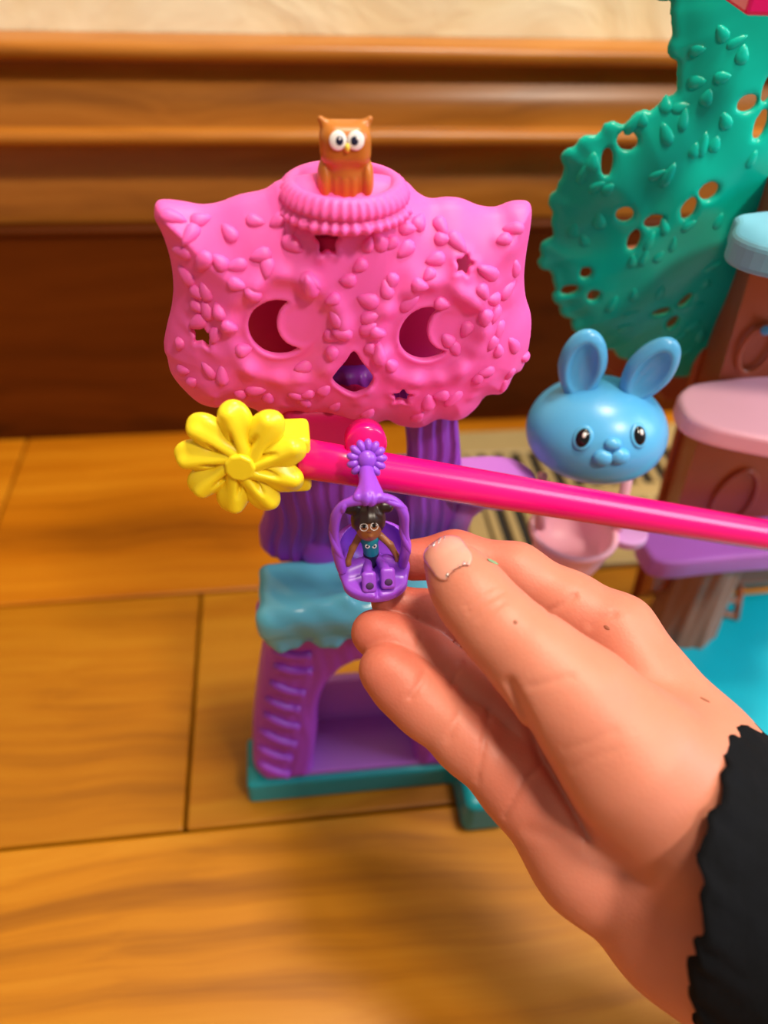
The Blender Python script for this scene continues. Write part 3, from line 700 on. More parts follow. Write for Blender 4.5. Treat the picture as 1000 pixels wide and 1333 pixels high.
def shorts_f(X, Y, Z):
    return smin(cone(X, Y, Z, wa + (0, 0, -0.0003), GH + (0, -0.0006, 0.0004), 0.0017, 0.0018), cone(X, Y, Z, GH + (-0.001, -0.0008, 0.0004), GH + (0.001, -0.0008, 0.0004), 0.0013, 0.0013), 0.0006)
V, Fq = skin(shorts_f, GH - 0.005, wa + 0.005, 0.00024); np_mesh_obj('shorts', V, Fq, M['navy'], dl)
for pts in ([(468, 698, -0.0004), (459, 714, -0.0016), (453, 731, -0.0030)], [(495, 697, -0.0004), (508, 709, -0.0016), (518, 726, -0.0030)]):
    a, b, c = [D(*q) for q in pts]
    def arm_f(X, Y, Z):
        d = smin(cone(X, Y, Z, a, b, 0.00080, 0.00072), cone(X, Y, Z, b, c, 0.00072, 0.00062), 0.0004)
        d = smin(d, ell(X, Y, Z, c + (0, -0.0002, -0.0004), (0.0007, 0.0006, 0.0010)), 0.0004)
        return smin(d, cone(X, Y, Z, c, c + (0.0005 if c[0] < GH[0] else -0.0005, -0.0005, -0.0004), 0.0003, 0.00025), 0.0002)
    V, Fq = skin(arm_f, np.minimum(a, c) - 0.003, np.maximum(a, c) + 0.003, 0.0002); np_mesh_obj('arm', V, Fq, M['doll_skin'], dl)
nk0 = D(481, 697, -0.0006); mesh_obj('neck', *tube([nk0 + (0, 0, -0.0014), nk0 + (0, 0, 0.0012)], 0.0008, 12), M['doll_skin'], dl)
for kx, ky, fx, fyp in ((477, 729, 480.5, 756), (494, 727, 505, 751)):
    a = D(kx, ky, -0.0010); c = D(fx, fyp, -0.0078)
    def leg_f(X, Y, Z):
        d = cone(X, Y, Z, a, c + (0, 0.0012, 0), 0.00115, 0.0010)
        fd = rbox(X, (Y-c[1])*0.78 - (Z-c[2])*0.62, (Y-c[1])*0.62 + (Z-c[2])*0.78, (c[0], 0, -0.0003), (0.00155, 0.0008, 0.0023), 0.0008)
        return smin(d, fd, 0.0004)
    V, Fq = skin(leg_f, np.minimum(a, c) - 0.0040, np.maximum(a, c) + 0.0040, 0.00022)
    lgo = np_mesh_obj('leg', V, Fq, M['violet'], dl)
    fb = BVHTree.FromPolygons([tuple(v) for v in V], [tuple(map(int, f)) for f in Fq])
    stick('sole_hole', ellip_mesh('sole_hole', (0.00085, 0.00075, 0.00012), M['hole'], 16, 6), fb, fx+1, fyp+7, lgo, 0.00003)
def torus_mesh(name, R, r, mat):
    V, Fc = [], []; A, B = 24, 8
    for i in range(A):
        for j in range(B):
            a, b = 2*math.pi*i/A, 2*math.pi*j/B; V.append(((R+r*math.cos(b))*math.cos(a), (R+r*math.cos(b))*math.sin(a), r*math.sin(b)))
    for i in range(A):
        for j in range(B): Fc.append((i*B+j, ((i+1) % A)*B+j, ((i+1) % A)*B+(j+1) % B, i*B+(j+1) % B))
    me = bpy.data.meshes.new(name); me.from_pydata(V, [], Fc); me.materials.append(mat); me.polygons.foreach_set('use_smooth', [True]*len(Fc)); return me
gl_me = torus_mesh('glasses_lens_rim', 0.00078, 0.000065, M['white']); de = ellip_mesh('doll_eye', (0.00042, 0.00048, 0.00012), M['black']); dw = ellip_mesh('doll_eye_white', (0.0006, 0.00036, 0.00008), M['white'])
ff = ((0, -0.85, 0.5), 0.55)
for ex, ey in ((474, 685), (487, 684)):
    stick('glasses_rim', gl_me, doll_bvh, ex, ey+1, dl, 0.00025, ff); stick('eye_white', dw, doll_bvh, ex, ey, dl, 0.00004, ff); stick('eye', de, doll_bvh, ex, ey, dl, 0.0001, ff)
mo = ellip_mesh('doll_mouth', (0.0006, 0.00016, 0.0001), plastic('doll_lip_paint', (120, 52, 40), 0.4)); stick('mouth', mo, doll_bvh, 481, 693, dl, 0.0, ff)
pw = ellip_mesh('print_eye_ring', (0.00055, 0.00055, 0.00008), M['white'], 16, 6); pk = ellip_mesh('print_pupil', (0.00026, 0.00026, 0.00006), M['navy'], 12, 6)
for ex in (478.5, 487.5):
    stick('print_eye', pw, top_bvh, ex, 711, dl, 0.00003, ff); stick('print_pupil', pk, top_bvh, ex, 711, dl, 0.00012, ff)

# ================================================================== BLUE BUNNY BALLOON RIDE
BC = np.array(at(776, 561, d=0.2170))
bn = empty('bunny_ride', (BC[0], BC[1], BC[2]-0.058), 'sky blue bunny head with pink basket hanging beside the treehouse', 'toy gondola')
YAW = math.radians(-13); cY, sY = math.cos(YAW), math.sin(YAW)
def bl(fn):
    def g(X, Y, Z):
        dx, dy = X-BC[0], Y-BC[1]
        return fn(dx*cY + dy*sY, -dx*sY + dy*cY, Z-BC[2])
    return g
def bw(p): return np.array((BC[0] + p[0]*cY - p[1]*sY, BC[1] + p[0]*sY + p[1]*cY, BC[2] + p[2]))
def bhead(x, y, z):
    zz = np.where(z < -0.004, -0.004 + (z+0.004)*1.25, z)
    return smax(ell(x, y, zz, (0, 0, 0), (0.0196, 0.0172, 0.0152)), -z - 0.0118, 0.004)
V, Fq = skin(bl(bhead), BC - (0.022, 0.022, 0.018), BC + (0.022, 0.022, 0.018), 0.0007)
hdo = np_mesh_obj('bunny_head', V, Fq, M['sky'], bn); bun_bvh = BVHTree.FromPolygons([tuple(v) for v in V], [tuple(map(int, f)) for f in Fq])
for s, lean, cx in ((-1, -0.04, -0.0082), (1, 0.34, 0.0092)):
    def ear(x, y, z):
        u = (x-cx)*math.cos(lean) - (z-0.0205)*math.sin(lean); v = (x-cx)*math.sin(lean) + (z-0.0205)*math.cos(lean)
        w = 0.0064*(1 - 0.16*np.clip(-v/0.009, 0, 1))
        d = ell(u*0.0064/w, y, v, (0, 0, 0), (0.0064, 0.0036, 0.0108))
        return smax(d, -ell(u, y + 0.0042, v, (0, 0, 0.0002), (0.0042, 0.0040, 0.0086)), 0.0008)
    V, Fq = skin(bl(ear), BC + (-0.022, -0.010, 0.006), BC + (0.026, 0.010, 0.034), 0.0006); np_mesh_obj('bunny_ear', V, Fq, M['sky'], bn)
be = ellip_mesh('bunny_eye', (0.00185, 0.0026, 0.0009), M['black']); bg = ellip_mesh('bunny_eye_glint', (0.0005, 0.0008, 0.0003), M['white']); bs = ellip_mesh('bunny_socket', (0.0026, 0.0034, 0.0005), M['sky'])
for ex, ey in ((759, 570), (832, 567)):
    stick('eye_socket', bs, bun_bvh, ex, ey, hdo, 0.0); e = stick('eye', be, bun_bvh, ex, ey, hdo, 0.0002)
    c = bpy.data.objects.new('eye_glint', bg); COL.objects.link(c); c.parent = hdo; c.location = e.location + e.rotation_quaternion @ Vector((0.0002, 0.0008, 0.0008)); c.rotation_mode = 'QUATERNION'; c.rotation_quaternion = e.rotation_quaternion
stick('nose', ellip_mesh('bunny_nose', (0.0023, 0.0017, 0.0013), M['sky']), bun_bvh, 798, 578, hdo, 0.0003)
for mx_, my_ in ((785, 596), (807, 594)): stick('muzzle', ellip_mesh('bunny_muzzle', (0.0027, 0.0023, 0.0017), M['sky']), bun_bvh, mx_, my_, hdo, 0.0)
# basket
KC = np.array(at(747, 690, y=BC[1])); 
kp = [(0.0095, -0.0125), (0.0103, -0.0125), (0.0114, -0.0085), (0.0124, -0.0040), (0.0130, -0.0022), (0.0139, -0.0014), (0.0142, -0.0002), (0.0137, 0.0008), (0.0126, 0.0008), (0.0119, -0.0002), (0.0114, -0.0030), (0.0098, -0.0110), (0.0002, -0.0110)]
V, Fc = lathe(kp, KC, 72, lambda i, a: 0.00035*math.sin(26*a)*math.sin(i*2.1+3*a) if 1 <= i <= 3 else 0); mesh_obj('basket', V, Fc, M['rose'], bn)
for (tx, ty), (bx_, by_) in (((706, 618), (703, 686)), ((817, 622), (803, 688))):
    mesh_obj('basket_strut', *tube([at(tx, ty, y=BC[1]), at(bx_, by_, y=BC[1]-0.001)], [0.0016, 0.0018], 14), M['rose'], bn)
hp = spline([(KC[0]+0.0125, KC[1]-0.004), (KC[0]+0.018, KC[1]-0.007), (KC[0]+0.0235, KC[1]-0.004), (KC[0]+0.0245, KC[1]+0.003), (KC[0]+0.019, KC[1]+0.007), (KC[0]+0.0125, KC[1]+0.006)], 4)
V, Fc = prism(hp.tolist(), KC[2]-0.004, KC[2]-0.0008); bevel(mesh_obj('basket_tab', V, Fc, plastic('pale_lilac_plastic', (214, 158, 222), 0.4), bn, smooth=False), 0.0008, 3)

# ================================================================== TREEHOUSE PLAYSET
tr = empty('treehouse_playset', (0.18, 0.18, 0), 'large toy treehouse with green leaf canopy, brown trunk and coloured platforms', 'toy playset')
bp_ = spline([(0.138, 0.150), (0.140, 0.185), (0.155, 0.198), (0.200, 0.200), (0.300, 0.200), (0.305, 0.110), (0.220, 0.100), (0.160, 0.112)], 5)
V, Fc = prism(bp_.tolist()[::-1], 0.0003, 0.0150); bevel(mesh_obj('base', V, Fc, plastic('turquoise_base_plastic', (0, 176, 200), 0.35), tr, smooth=False), 0.002, 3)
# trunk: tapered box whose left side is in shade, with a rear flange
bk = [at(990, 215, y=0.205), at(970, 280, y=0.205), at(910, 480, y=0.205), at(863, 653, y=0.205), at(828, 778, y=0.203)]
ft = [at(1012, 245, y=0.188), at(990, 312, y=0.188), at(940, 480, y=0.188), at(884, 653, y=0.187), at(848, 768, y=0.186)]
V, Fc = [], []
for b_, f_ in zip(bk, ft):
    V += [tuple(f_), tuple(b_), (b_[0]+0.075, b_[1], b_[2]), (f_[0]+0.07, f_[1], f_[2])]
for i in range(4):
    for k in range(4): Fc.append((i*4+k, i*4+(k+1) % 4, (i+1)*4+(k+1) % 4, (i+1)*4+k))
Fc += [(3, 2, 1, 0), (16, 17, 18, 19)]
mesh_obj('trunk', V, [f[::-1] for f in Fc], M['bark'], tr, smooth=False)
mesh_obj('trunk_flange', *tube([b_ + (-0.0006, 0.0006, 0) for b_ in bk], 0.0016, 12), M['bark'], tr)
# carved oval, knot and bark ridges on the trunk front
for q in ((955, 650, 0.0075, 0.013), (985, 455, 0.005, 0.008)):
    c = at(q[0], q[1], y=0.1865); V, Fc = tube([(c[0]+q[2]*math.cos(a), c[1], c[2]+q[3]*math.sin(a)) for a in np.linspace(0, 2*math.pi, 33)], 0.0008, 8, False); mesh_obj('carved_oval', V, Fc, M['bark'], tr)
def log_f(X, Y, Z):
    t = np.clip((0.068-Z)/0.055, 0, 1); cx = 0.1545 + 0.001*t; th = np.arctan2(Y-0.186, X-cx)
    r = 0.0122 + 0.0016*t**3 + 0.0005*np.sin(9*th+Z*60) + 0.0003*np.sin(17*th)
    return smax(np.sqrt((X-cx)**2 + (Y-0.186)**2) - r, np.abs(Z-0.0410) - 0.027, 0.0015)
V, Fq = skin(log_f, (0.136, 0.168, 0.012), (0.173, 0.204, 0.071), 0.0009); np_mesh_obj('log_trunk', V, Fq, M['log'], tr)
# ladder
la, lb = [at(936, 742, y=0.196), at(931, 802, z=0.0155)], [at(968, 742, y=0.196), at(958, 806, z=0.0155)]
for rail_ in (la, lb): mesh_obj('ladder_rail', *tube(rail_, 0.0014, 10), M['bark'], tr)
for t in (0.3, 0.62, 0.93): mesh_obj('ladder_rung', *tube([la[0]*(1-t)+la[1]*t, lb[0]*(1-t)+lb[1]*t], 0.0013, 10), M['log'], tr)
def slab(name, label, pts, z0, z1, mat, b=0.0016):
    V, Fc = prism(spline(pts, 5).tolist()[::-1], z0, z1); o = mesh_obj(name, V, Fc, mat, tr, smooth=False); bevel(o, b, 3); tag(o, label); return o
slab('platform', 'pale blue platform', [(0.1105, 0.172), (0.1150, 0.181), (0.124, 0.188), (0.180, 0.192), (0.180, 0.150), (0.142, 0.154), (0.1180, 0.163)], 0.1780, 0.1855, plastic('pale_aqua_plastic', (120, 186, 212), 0.4))
slab('platform', 'pink platform', [(0.1135, 0.174), (0.1175, 0.183), (0.132, 0.188), (0.190, 0.190), (0.190, 0.150), (0.152, 0.151), (0.1260, 0.160), (0.1155, 0.167)], 0.1265, 0.1335, M['rose'])
slab('platform', 'purple platform', [(0.1200, 0.1735), (0.1215, 0.184), (0.138, 0.191), (0.230, 0.193), (0.230, 0.171), (0.150, 0.1685), (0.1300, 0.1675), (0.1225, 0.1690)], 0.0640, 0.0730, M['lilac'])
mesh_obj('gem_stud', *tube([at(997, 430, y=0.187), at(997, 430, y=0.184)], [0.0016, 0.0012], 12), M['sky'], tr)
# canopy shell
CY = 0.212
can_px = [(870, -60), (862, 0), (867, 20), (860, 45), (862, 65), (870, 82), (870, 100), (858, 115), (845, 128), (828, 133), (812, 146), (797, 152), (782, 156), (766, 169), (747, 178), (732, 192), (727, 210), (731, 226), (717, 244), (713, 268), (717, 294),
          (704, 312), (699, 330), (704, 346), (719, 356), (717, 374), (724, 396), (738, 412), (752, 432), (775, 446), (796, 452), (815, 467), (838, 476), (852, 492), (872, 488), (888, 500), (905, 495)]
cp = [mxz(px, py, CY) for px, py in can_px]
cp += [(0.180, 0.150), (0.235, 0.175), (0.250, 0.230), (0.235, 0.285), (0.190, 0.305), (0.150, 0.290)]
CP = spline(cp, 4)
_seg = np.linalg.norm(np.roll(CP, -1, 0) - CP, axis=1); _s = np.concatenate([[0], np.cumsum(_seg)]); _u = np.arange(0, _s[-1], 0.0009)
_cl = np.vstack([CP, CP[:1]]); CP = np.stack([np.interp(_u, _s, _cl[:, 0]), np.interp(_u, _s, _cl[:, 1])], 1)
_t = np.roll(CP, -1, 0) - np.roll(CP, 1, 0); _t /= np.linalg.norm(_t, axis=1)[:, None] + 1e-12
_area = 0.5*np.sum(CP[:, 0]*np.roll(CP[:, 1], -1) - np.roll(CP[:, 0], -1)*CP[:, 1])
CP = CP + np.stack([_t[:, 1], -_t[:, 0]], 1)*(1 if _area > 0 else -1)*(0.0016*np.abs(np.sin(math.pi*_u/0.0068))**0.8 - 0.0008)[:, None]     # scalloped edge
holes_px = [(822, 188, 13, 10.5, 0), (795, 216, 8, 16, 0), (912, 239, 14, 11, 0.2), (887, 262, 9.5, 15, -0.1), (812, 277, 12, 10, 0), (846, 282, 14, 9, 0.25), (822, 308, 8.5, 15, 0), (767, 361, 8, 9.5, 0), (749, 389, 13, 8, 0.6), (777, 391, 9.5, 10, 0),
            (891, 389, 8, 13, -0.45), (862, 406, 14, 8, 0.35), (877, 421, 8, 13, 0), (989, 106, 8, 17, -0.15), (960, 126, 14, 9.5, 0.2), (975, 152, 9, 17, -0.15)]
def can_surf(U, V):
    din = np.maximum(-poly2(U, V, CP), 0)
    b = 0.007*(1-np.exp(-din/0.010)) + 0.010*np.exp(-(((U-0.115)/0.035)**2 + ((V-0.19)/0.05)**2)) + 0.0010*np.exp(-(din/0.0018)**2)
    b = b + 0.0005*np.sin(U*260+1.0)*np.sin(V*230) - 0.10*np.clip(0.11-U, 0, 1)*0
    hole = np.full(U.shape, 1.0)
    for px, py, rx, ry, rot in holes_px:
        c = mxz(px, py, 0.2015 if px < 940 else 0.204); k = 0.222/1000
        du, dv = U-c[0], (V-c[1]); cu, su = math.cos(rot), math.sin(rot); a_, b2 = du*cu+dv*su, -du*su+dv*cu
        rx_, ry_ = rx*k*0.86, ry*k*0.9
        q = np.sqrt((a_/rx_)**2 + (b2/ry_)**2); hole = np.minimum(hole, (q-1)*min(rx_, ry_))
    return b, hole
def can_f(X, Y, Z):
    U, Vv = X[:, 0, :], Z[:, 0, :]; b, hole = can_surf(U, Vv); d2 = poly2(U, Vv, CP)
    gx, gz = np.gradient(b, 0.0008); sl = np.sqrt(1+gx**2+gz**2)[:, None, :]; yf = (CY-b)[:, None, :]
    d = smax(np.maximum(yf-Y, Y-(yf+0.0022*sl))/sl, d2[:, None, :]+0*Y, 0.0016)
    return smax(d, -hole[:, None, :]+0*Y, 0.0008)
V, Fq = skin(can_f, (0.055, 0.188, 0.120), (0.256, 0.220, 0.312), 0.0008)
can = np_mesh_obj('canopy', V, Fq, M['green'], tr); can_bvh = BVHTree.FromPolygons([tuple(v) for v in V], [tuple(map(int, f)) for f in Fq])
gl = [bud_mesh('canopy_leaf', 0.0062, 0.0036, 0.0012, M['green']), bud_mesh('canopy_leaf_round', 0.0054, 0.0042, 0.0013, M['green']), bud_mesh('canopy_leaf_long', 0.0070, 0.0032, 0.0012, M['green'])]
can_leaf = [(941, 46), (957, 56), (966, 74), (905, 67), (904, 108), (877, 116), (885, 140), (867, 138), (890, 158), (868, 177), (938, 102), (919, 130), (836, 158), (823, 163), (854, 229), (868, 232), (904, 198), (915, 192), (771, 214), (758, 229), (775, 245), (790, 248),
            (746, 302), (761, 314), (780, 290), (845, 317), (865, 297), (895, 296), (876, 320), (857, 336), (823, 342), (927, 348), (919, 370), (825, 386), (859, 383), (820, 409), (811, 426), (901, 426), (913, 438), (904, 398), (838, 338), (884, 440), (890, 462), (796, 398), (935, 290), (930, 190), (978, 210), (945, 160)]
for px, py in can_leaf: place_leaf(can_bvh, px, py, gl, can, rb.uniform(0.3, 2.4), sc=rb.uniform(0.75, 1.0))
# rear brown panel behind the canopy and a magenta roof corner
rp = [mxz(px, py, 0.226) for px, py in ((776, 345), (905, 335), (912, 510), (890, 520), (866, 522), (850, 500), (815, 494), (790, 482), (780, 450))]
V, Fc = prism(spline(rp, 3).tolist(), 0.226, 0.229, 'y'); bevel(mesh_obj('rear_trunk', V, Fc, M['bark'], tr, smooth=False), 0.0008)
rc = at(985, 8, y=0.165); V, Fc = prism([(rc[0]-0.0040, rc[1]-0.004), (rc[0]+0.03, rc[1]-0.006), (rc[0]+0.03, rc[1]+0.015), (rc[0]-0.0010, rc[1]+0.012)], rc[2]-0.0010, rc[2]+0.006); bevel(mesh_obj('roof_corner', V, Fc, M['magenta'], tr, smooth=False), 0.0008)

# ================================================================== PERSON: HAND AND SLEEVE
# joints measured as (pixel, pixel, distance, radius in px at that distance); the solid is built in metres
def J(px, py, d, r): return cam_pt(px, py, d), r*d/FPX
pe = empty('person', to_world([cam_pt(760, 960, 0.152)])[0], 'person\'s bare hand in a black frilled sleeve pinching the purple swing', 'person')
thumb = [J(583, 729, 0.1535, 30), J(601, 756, 0.1520, 39), J(624, 787, 0.1500, 44), J(656, 822, 0.1470, 49), J(700, 862, 0.1445, 56), J(752, 912, 0.1428, 70)]
index = [J(538, 729, 0.1730, 27), J(592, 724, 0.1725, 31), J(672, 745, 0.1705, 36), J(742, 790, 0.1680, 43), J(802, 826, 0.1650, 52)]
middle = [J(508, 784, 0.1690, 25), J(562, 800, 0.1690, 29), J(640, 838, 0.1690, 34), J(762, 905, 0.1650, 50)]
ring = [J(488, 824, 0.1640, 31), J(513, 836, 0.1640, 33), J(548, 853, 0.1638, 34), J(612, 893, 0.1625, 37), J(708, 968, 0.1595, 49)]
pinky = [J(503, 872, 0.1585, 36), J(526, 892, 0.1582, 39), J(556, 918, 0.1578, 41), J(610, 963, 0.1572, 43), J(680, 1022, 0.1555, 53)]
def chain(X, Y, Z, js, k):
    d = None
    for (a, ra), (b, rb_) in zip(js[:-1], js[1:]):
        c = cone(X, Y, Z, a, b, ra, rb_); d = c if d is None else smin(d, c, k)
    return d
palm_bones = [[J(802, 826, 0.1650, 50), J(905, 995, 0.1530, 82)], [J(762, 905, 0.1650, 52), J(925, 1060, 0.1540, 86)], [J(708, 968, 0.1595, 50), J(905, 1140, 0.1530, 88)], [J(680, 1022, 0.1557, 53), J(770, 1115, 0.1525, 70)], [J(770, 1115, 0.1525, 70), J(880, 1215, 0.1510, 74)],
              [J(905, 995, 0.1530, 82), J(1010, 1120, 0.1480, 100)], [J(880, 1215, 0.1510, 76), J(985, 1300, 0.1450, 85)], [J(905, 1140, 0.1550, 88), J(1010, 1230, 0.1480, 110)], [J(870, 1125, 0.1475, 80), J(1000, 1235, 0.1430, 105)]]
thenar = [[J(752, 912, 0.1428, 70), J(822, 990, 0.1415, 84)], [J(822, 990, 0.1415, 84), J(915, 1085, 0.1430, 92)]]
creases = [  # (points, width px, depth m)
    ([(664, 888), (686, 933), (703, 984), (731, 1028), (768, 1092)], 7, 0.0009), ([(636, 925), (630, 965), (622, 1015)], 4, 0.0004), ([(703, 995), (680, 1020), (658, 1062)], 4, 0.0004),
    ([(552, 876), (546, 890), (534, 908)], 4, 0.0004), ([(598, 930), (590, 945), (584, 962)], 4, 0.0003), ([(547, 826), (545, 840)], 4, 0.00045), ([(600, 862), (594, 876), (586, 890)], 4, 0.00045), ([(606, 788), (622, 774), (642, 764)], 3, 0.00025), ([(612, 797), (632, 782), (652, 773)], 3, 0.0003), ([(622, 806), (640, 794), (657, 783)], 3, 0.0002),
    ([(715, 795), (732, 786), (748, 776)], 4, 0.0005), ([(690, 893), (722, 886), (745, 880)], 4, 0.00025), ([(770, 815), (782, 805), (800, 800)], 5, 0.0004), ([(735, 975), (770, 965), (800, 950)], 4, 0.00015), ([(745, 1000), (775, 985), (805, 975)], 4, 0.00015), ([(690, 1080), (760, 1100), (840, 1150)], 10, 0.0004)]
NAIL_C = (584, 726); 
def finger_field(X, Y, Z): return np.minimum(np.minimum(chain(X, Y, Z, index, 0.003), chain(X, Y, Z, middle, 0.003)), smin(chain(X, Y, Z, ring, 0.003), chain(X, Y, Z, pinky, 0.003), 0.0005))
def thumb_field(X, Y, Z):
    d = chain(X, Y, Z, thumb, 0.004)
    # bulge of the nail joint
    c, r = J(618, 778, 0.1503, 40); return smin(d, ball(X, Y, Z, c, r), 0.003)
def hand_f(X, Y, Z):
    pb = None
    for js in palm_bones:
        c = chain(X, Y, Z, js, 0.003); pb = c if pb is None else smin(pb, c, 0.006)
    th = None
    for js in thenar:
        c = chain(X, Y, Z, js, 0.003); th = c if th is None else smin(th, c, 0.008)
    palm = smin(pb, th, 0.0050)
    c, r = J(880, 1030, 0.1475, 105); palm = smin(palm, ball(X, Y, Z, c, r), 0.006)
    fg = finger_field(X, Y, Z); fg = smin(fg, palm, 0.0032)
    d = smin(fg, thumb_field(X, Y, Z), 0.0007)
    # web between thumb base and palm
    t2 = chain(X, Y, Z, thumb[3:], 0.004); d = smin(d, smin(t2, palm, 0.0050), 0.0008)
    U, V = X/Z*FPX + C0[0], Y/Z*FPX + C0[1]
    near = np.abs(d) < 0.002
    disp = np.zeros_like(d)
    un, vn = U[near], V[near]
    dn = np.zeros_like(un)
    for P, w, amp in creases:
        q = np.full(un.shape, 1e9, np.float32); P = np.array(P, float)
        for a, b in zip(P[:-1], P[1:]):
            e = b-a; t = np.clip(((un-a[0])*e[0] + (vn-a[1])*e[1])/(e @ e), 0, 1); q = np.minimum(q, (un-a[0]-t*e[0])**2 + (vn-a[1]-t*e[1])**2)
        dn += amp*np.exp(-q/w**2)
    disp[near] = dn
    return d + disp
lo = np.array((-0.010, -0.003, 0.120)); hi = np.array((0.082, 0.102, 0.185))
V, Fq = skin(hand_f, lo, hi, 0.00055)
# skin material with a redness attribute on finger tips
msk = bpy.data.materials.new('skin'); msk.use_nodes = True; nt = msk.node_tree; p = nt.nodes['Principled BSDF']; N = nt.nodes.new; L_ = nt.links.new
at_ = N('ShaderNodeAttribute'); at_.attribute_name = 'flush'; tc = N('ShaderNodeTexCoord')
n1 = N('ShaderNodeTexNoise'); n1.inputs['Scale'].default_value = 70; n1.inputs['Detail'].default_value = 5; L_(tc.outputs['Object'], n1.inputs['Vector'])
mx = N('ShaderNodeMix'); mx.data_type = 'RGBA'; mx.inputs[6].default_value = lin((202, 124, 100)) + (1,); mx.inputs[7].default_value = lin((218, 140, 116)) + (1,); L_(n1.outputs['Fac'], mx.inputs[0])
mx2 = N('ShaderNodeMix'); mx2.data_type = 'RGBA'; mx2.inputs[7].default_value = lin((190, 86, 68)) + (1,); L_(at_.outputs['Fac'], mx2.inputs[0]); L_(mx.outputs[2], mx2.inputs[6]); L_(mx2.outputs[2], p.inputs['Base Color'])
p.inputs['Roughness'].default_value = 0.5; p.inputs['Subsurface Weight'].default_value = 0.35; p.inputs['Subsurface Radius'].default_value = (1.0, 0.35, 0.2); p.inputs['Subsurface Scale'].default_value = 0.003
n2 = N('ShaderNodeTexVoronoi'); n2.inputs['Scale'].default_value = 1500; L_(tc.outputs['Object'], n2.inputs['Vector'])
b = N('ShaderNodeBump'); b.inputs['Strength'].default_value = 0.12; b.inputs['Distance'].default_value = 0.0003; L_(n2.outputs['Distance'], b.inputs['Height']); L_(b.outputs['Normal'], p.inputs['Normal'])
hand = np_mesh_obj('hand', to_world(V), Fq, msk, pe); tag(hand, 'bare hand with thumb pressed against the curled fingers')
fl_ = np.zeros(len(V))
for js, rr, s in ((index, 0.020, 0.75), (middle, 0.018, 0.85), (ring, 0.013, 0.75), (pinky, 0.015, 0.6)):
    fl_ = np.maximum(fl_, s*np.exp(-(np.linalg.norm(V - js[0][0], axis=1)/rr)**2))
for c, rr, s in ((cam_pt(690, 1010, 0.151), 0.013, 0.5), (cam_pt(640, 950, 0.152), 0.011, 0.4), (cam_pt(860, 1180, 0.140), 0.015, 0.22), (cam_pt(780, 800, 0.160), 0.009, 0.2)):
    fl_ = np.maximum(fl_, s*np.exp(-(np.linalg.norm(V - c, axis=1)/rr)**2))
a_ = hand.data.attributes.new('flush', 'FLOAT', 'POINT'); a_.data.foreach_set('value', fl_.astype(np.float32))
# thumb nail: a thin plate that follows the thumb
ax = np.array([0.575, 0.818]); pn = np.array([0.818, -0.575])
def nail_uv(X, Y, Z):
    U, V = X/Z*FPX + C0[0] - NAIL_C[0], Y/Z*FPX + C0[1] - NAIL_C[1]
    return U*ax[0] + V*ax[1], U*pn[0] + V*pn[1]
def nail_region(X, Y, Z, a0, a1, hw):
    rr = 14 if a1-a0 > 30 else 4
    a, c = nail_uv(X, Y, Z); k = 0.1535/FPX
    q0 = np.abs(a - (a0+a1)/2) - (a1-a0)/2 + rr; q1 = np.abs(c) - hw + rr
    return (np.sqrt(np.maximum(q0, 0)**2 + np.maximum(q1, 0)**2) + np.minimum(np.maximum(q0, q1), 0) - rr) * k
def nail_f(X, Y, Z):
    t = thumb_field(X, Y, Z)
    d = smax(np.maximum(t - 0.00038, -(t + 0.0012)), nail_region(X, Y, Z, -28, 24, 28), 0.0004)
    return np.maximum(d, Z - 0.1535)
tl = thumb[0][0]
mn = plastic('nail', (226, 156, 140), 0.12, sss=0.2, var=0.04, coat=0.6)
V, Fq = skin(nail_f, tl - (0.008, 0.008, 0.008), tl + (0.009, 0.009, 0.004), 0.00022); nail = np_mesh_obj('thumbnail', to_world(V), Fq, mn, hand); tag(nail, 'glossy thumbnail with remnants of glitter polish')
mg = bpy.data.materials.new('silver_glitter_polish'); mg.use_nodes = True; nt = mg.node_tree; p = nt.nodes['Principled BSDF']
vo = nt.nodes.new('ShaderNodeTexVoronoi'); vo.inputs['Scale'].default_value = 2600; tc = nt.nodes.new('ShaderNodeTexCoord'); nt.links.new(tc.outputs['Object'], vo.inputs['Vector'])
cr = nt.nodes.new('ShaderNodeValToRGB'); cr.color_ramp.elements[0].color = (0.30, 0.27, 0.26, 1); cr.color_ramp.elements[1].color = (0.9, 0.92, 0.95, 1); nt.links.new(vo.outputs['Color'], cr.inputs[0]); nt.links.new(cr.outputs[0], p.inputs['Base Color'])
p.inputs['Metallic'].default_value = 0.6; p.inputs['Roughness'].default_value = 0.25
for nm, a0, a1, hw in (('polish_rim', 14, 24, 19), ('polish_rim', -29, -22, 14)):
    def pol_f(X, Y, Z):
        t = thumb_field(X, Y, Z); a, c = nail_uv(X, Y, Z)
        d = smax(np.maximum(t - 0.00050, -(t + 0.0008)), nail_region(X, Y, Z, a0, a1, hw) + 0.00035*np.sin(a*0.9+c*0.7) + 0.0004, 0.0002)
        return np.maximum(d, Z - 0.1535)
    V, Fq = skin(pol_f, tl - (0.008, 0.008, 0.008), tl + (0.009, 0.009, 0.004), 0.00018)
    if len(V): np_mesh_obj(nm, to_world(V), Fq, mg, nail)
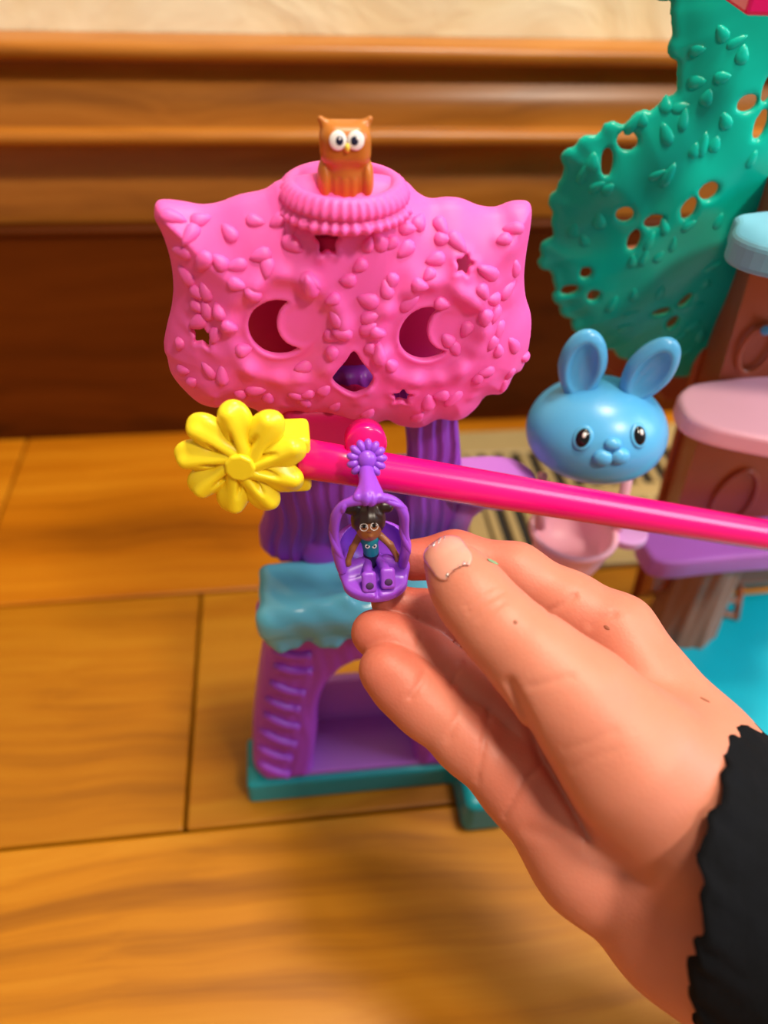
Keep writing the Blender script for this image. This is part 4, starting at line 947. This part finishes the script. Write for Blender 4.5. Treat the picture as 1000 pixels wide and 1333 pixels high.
# small marks: green ink on the index finger, two tiny moles
hb = BVHTree.FromObject(hand, bpy.context.evaluated_depsgraph_get()) if False else BVHTree.FromPolygons([tuple(v.co + abs_loc(hand)) for v in hand.data.vertices], [tuple(q.vertices) for q in hand.data.polygons])
ink = plastic('green_ink', (128, 170, 128), 0.6); mole = plastic('mole_brown', (150, 84, 58), 0.6)
for nm, px, py, rx, ry, mt_ in (('ink_mark', 642, 731, 0.0008, 0.0022, ink), ('mole', 671, 810, 0.0004, 0.0004, mole), ('mole', 790, 817, 0.0007, 0.0004, mole), ('mole', 918, 911, 0.0010, 0.0004, mole)):
    stick(nm, ellip_mesh(nm, (rx, ry, 0.00012), mt_, 14, 6), hb, px, py, hand)
# sleeve: lofted tube with frilled hem
sl_m = bpy.data.materials.new('black_jersey'); sl_m.use_nodes = True; nt = sl_m.node_tree; p = nt.nodes['Principled BSDF']; p.inputs['Roughness'].default_value = 0.9; p.inputs['Specular IOR Level'].default_value = 0.15
p.inputs['Sheen Weight'].default_value = 0.0; p.inputs['Sheen Roughness'].default_value = 0.5
tc = nt.nodes.new('ShaderNodeTexCoord'); n1 = nt.nodes.new('ShaderNodeTexNoise'); n1.inputs['Scale'].default_value = 260; n1.inputs['Detail'].default_value = 4; nt.links.new(tc.outputs['Object'], n1.inputs['Vector'])
cr = nt.nodes.new('ShaderNodeValToRGB'); cr.color_ramp.elements[0].color = lin((6, 7, 10)) + (1,); cr.color_ramp.elements[1].color = lin((14, 16, 22)) + (1,); nt.links.new(n1.outputs['Fac'], cr.inputs[0]); nt.links.new(cr.outputs[0], p.inputs['Base Color'])
bp = nt.nodes.new('ShaderNodeBump'); bp.inputs['Strength'].default_value = 0.5; bp.inputs['Distance'].default_value = 0.0008; nt.links.new(n1.outputs['Fac'], bp.inputs['Height']); nt.links.new(bp.outputs['Normal'], p.inputs['Normal'])
c0 = cam_pt(944, 1132, 0.1480); e1 = cam_pt(966, 945, 0.1500) - c0; e2 = np.array((-0.0145, -0.0070, -0.0245))       # hem ellipse axes
dr = np.array((0.80, 0.56, -0.14)); dr /= np.linalg.norm(dr)
V, Fc = [], []; SEG = 160
prof = [(0.0040, 0.90), (0.0004, 0.955), (-0.0006, 1.0), (-0.0004, 1.035), (0.0012, 1.05), (0.0045, 1.045), (0.010, 1.05), (0.020, 1.08), (0.032, 1.12), (0.055, 1.18), (0.10, 1.25)]
for i, (t, s) in enumerate(prof):
    wv = 1.0 if i in (1, 2, 3, 4) else (0.45 if i == 5 else 0.12)
    for k in range(SEG):
        a = 2*math.pi*k/SEG
        rip = wv*(0.0006*math.sin(27*a + 0.9*math.sin(3*a)) + 0.0003*math.sin(43*a+1) + 0.0011*math.sin(8*a+0.5))
        fold = 0.0012*math.sin(5*a + t*160)*min(1, t/0.02) if t > 0 else 0
        V.append(c0 + dr*(t + rip) + (e1*math.cos(a) + e2*math.sin(a))*(s + 0.6*wv*rip/0.0255*0.9) + fold*(e1*math.cos(a)/0.027 + e2*math.sin(a)/0.0255))
for i in range(len(prof)-1):
    for k in range(SEG): Fc.append((i*SEG+k, i*SEG+(k+1) % SEG, (i+1)*SEG+(k+1) % SEG, (i+1)*SEG+k))
slv = mesh_obj('sleeve', to_world(np.array(V)), Fc, sl_m, pe); tag(slv, 'black jersey sleeve with frilled hem')
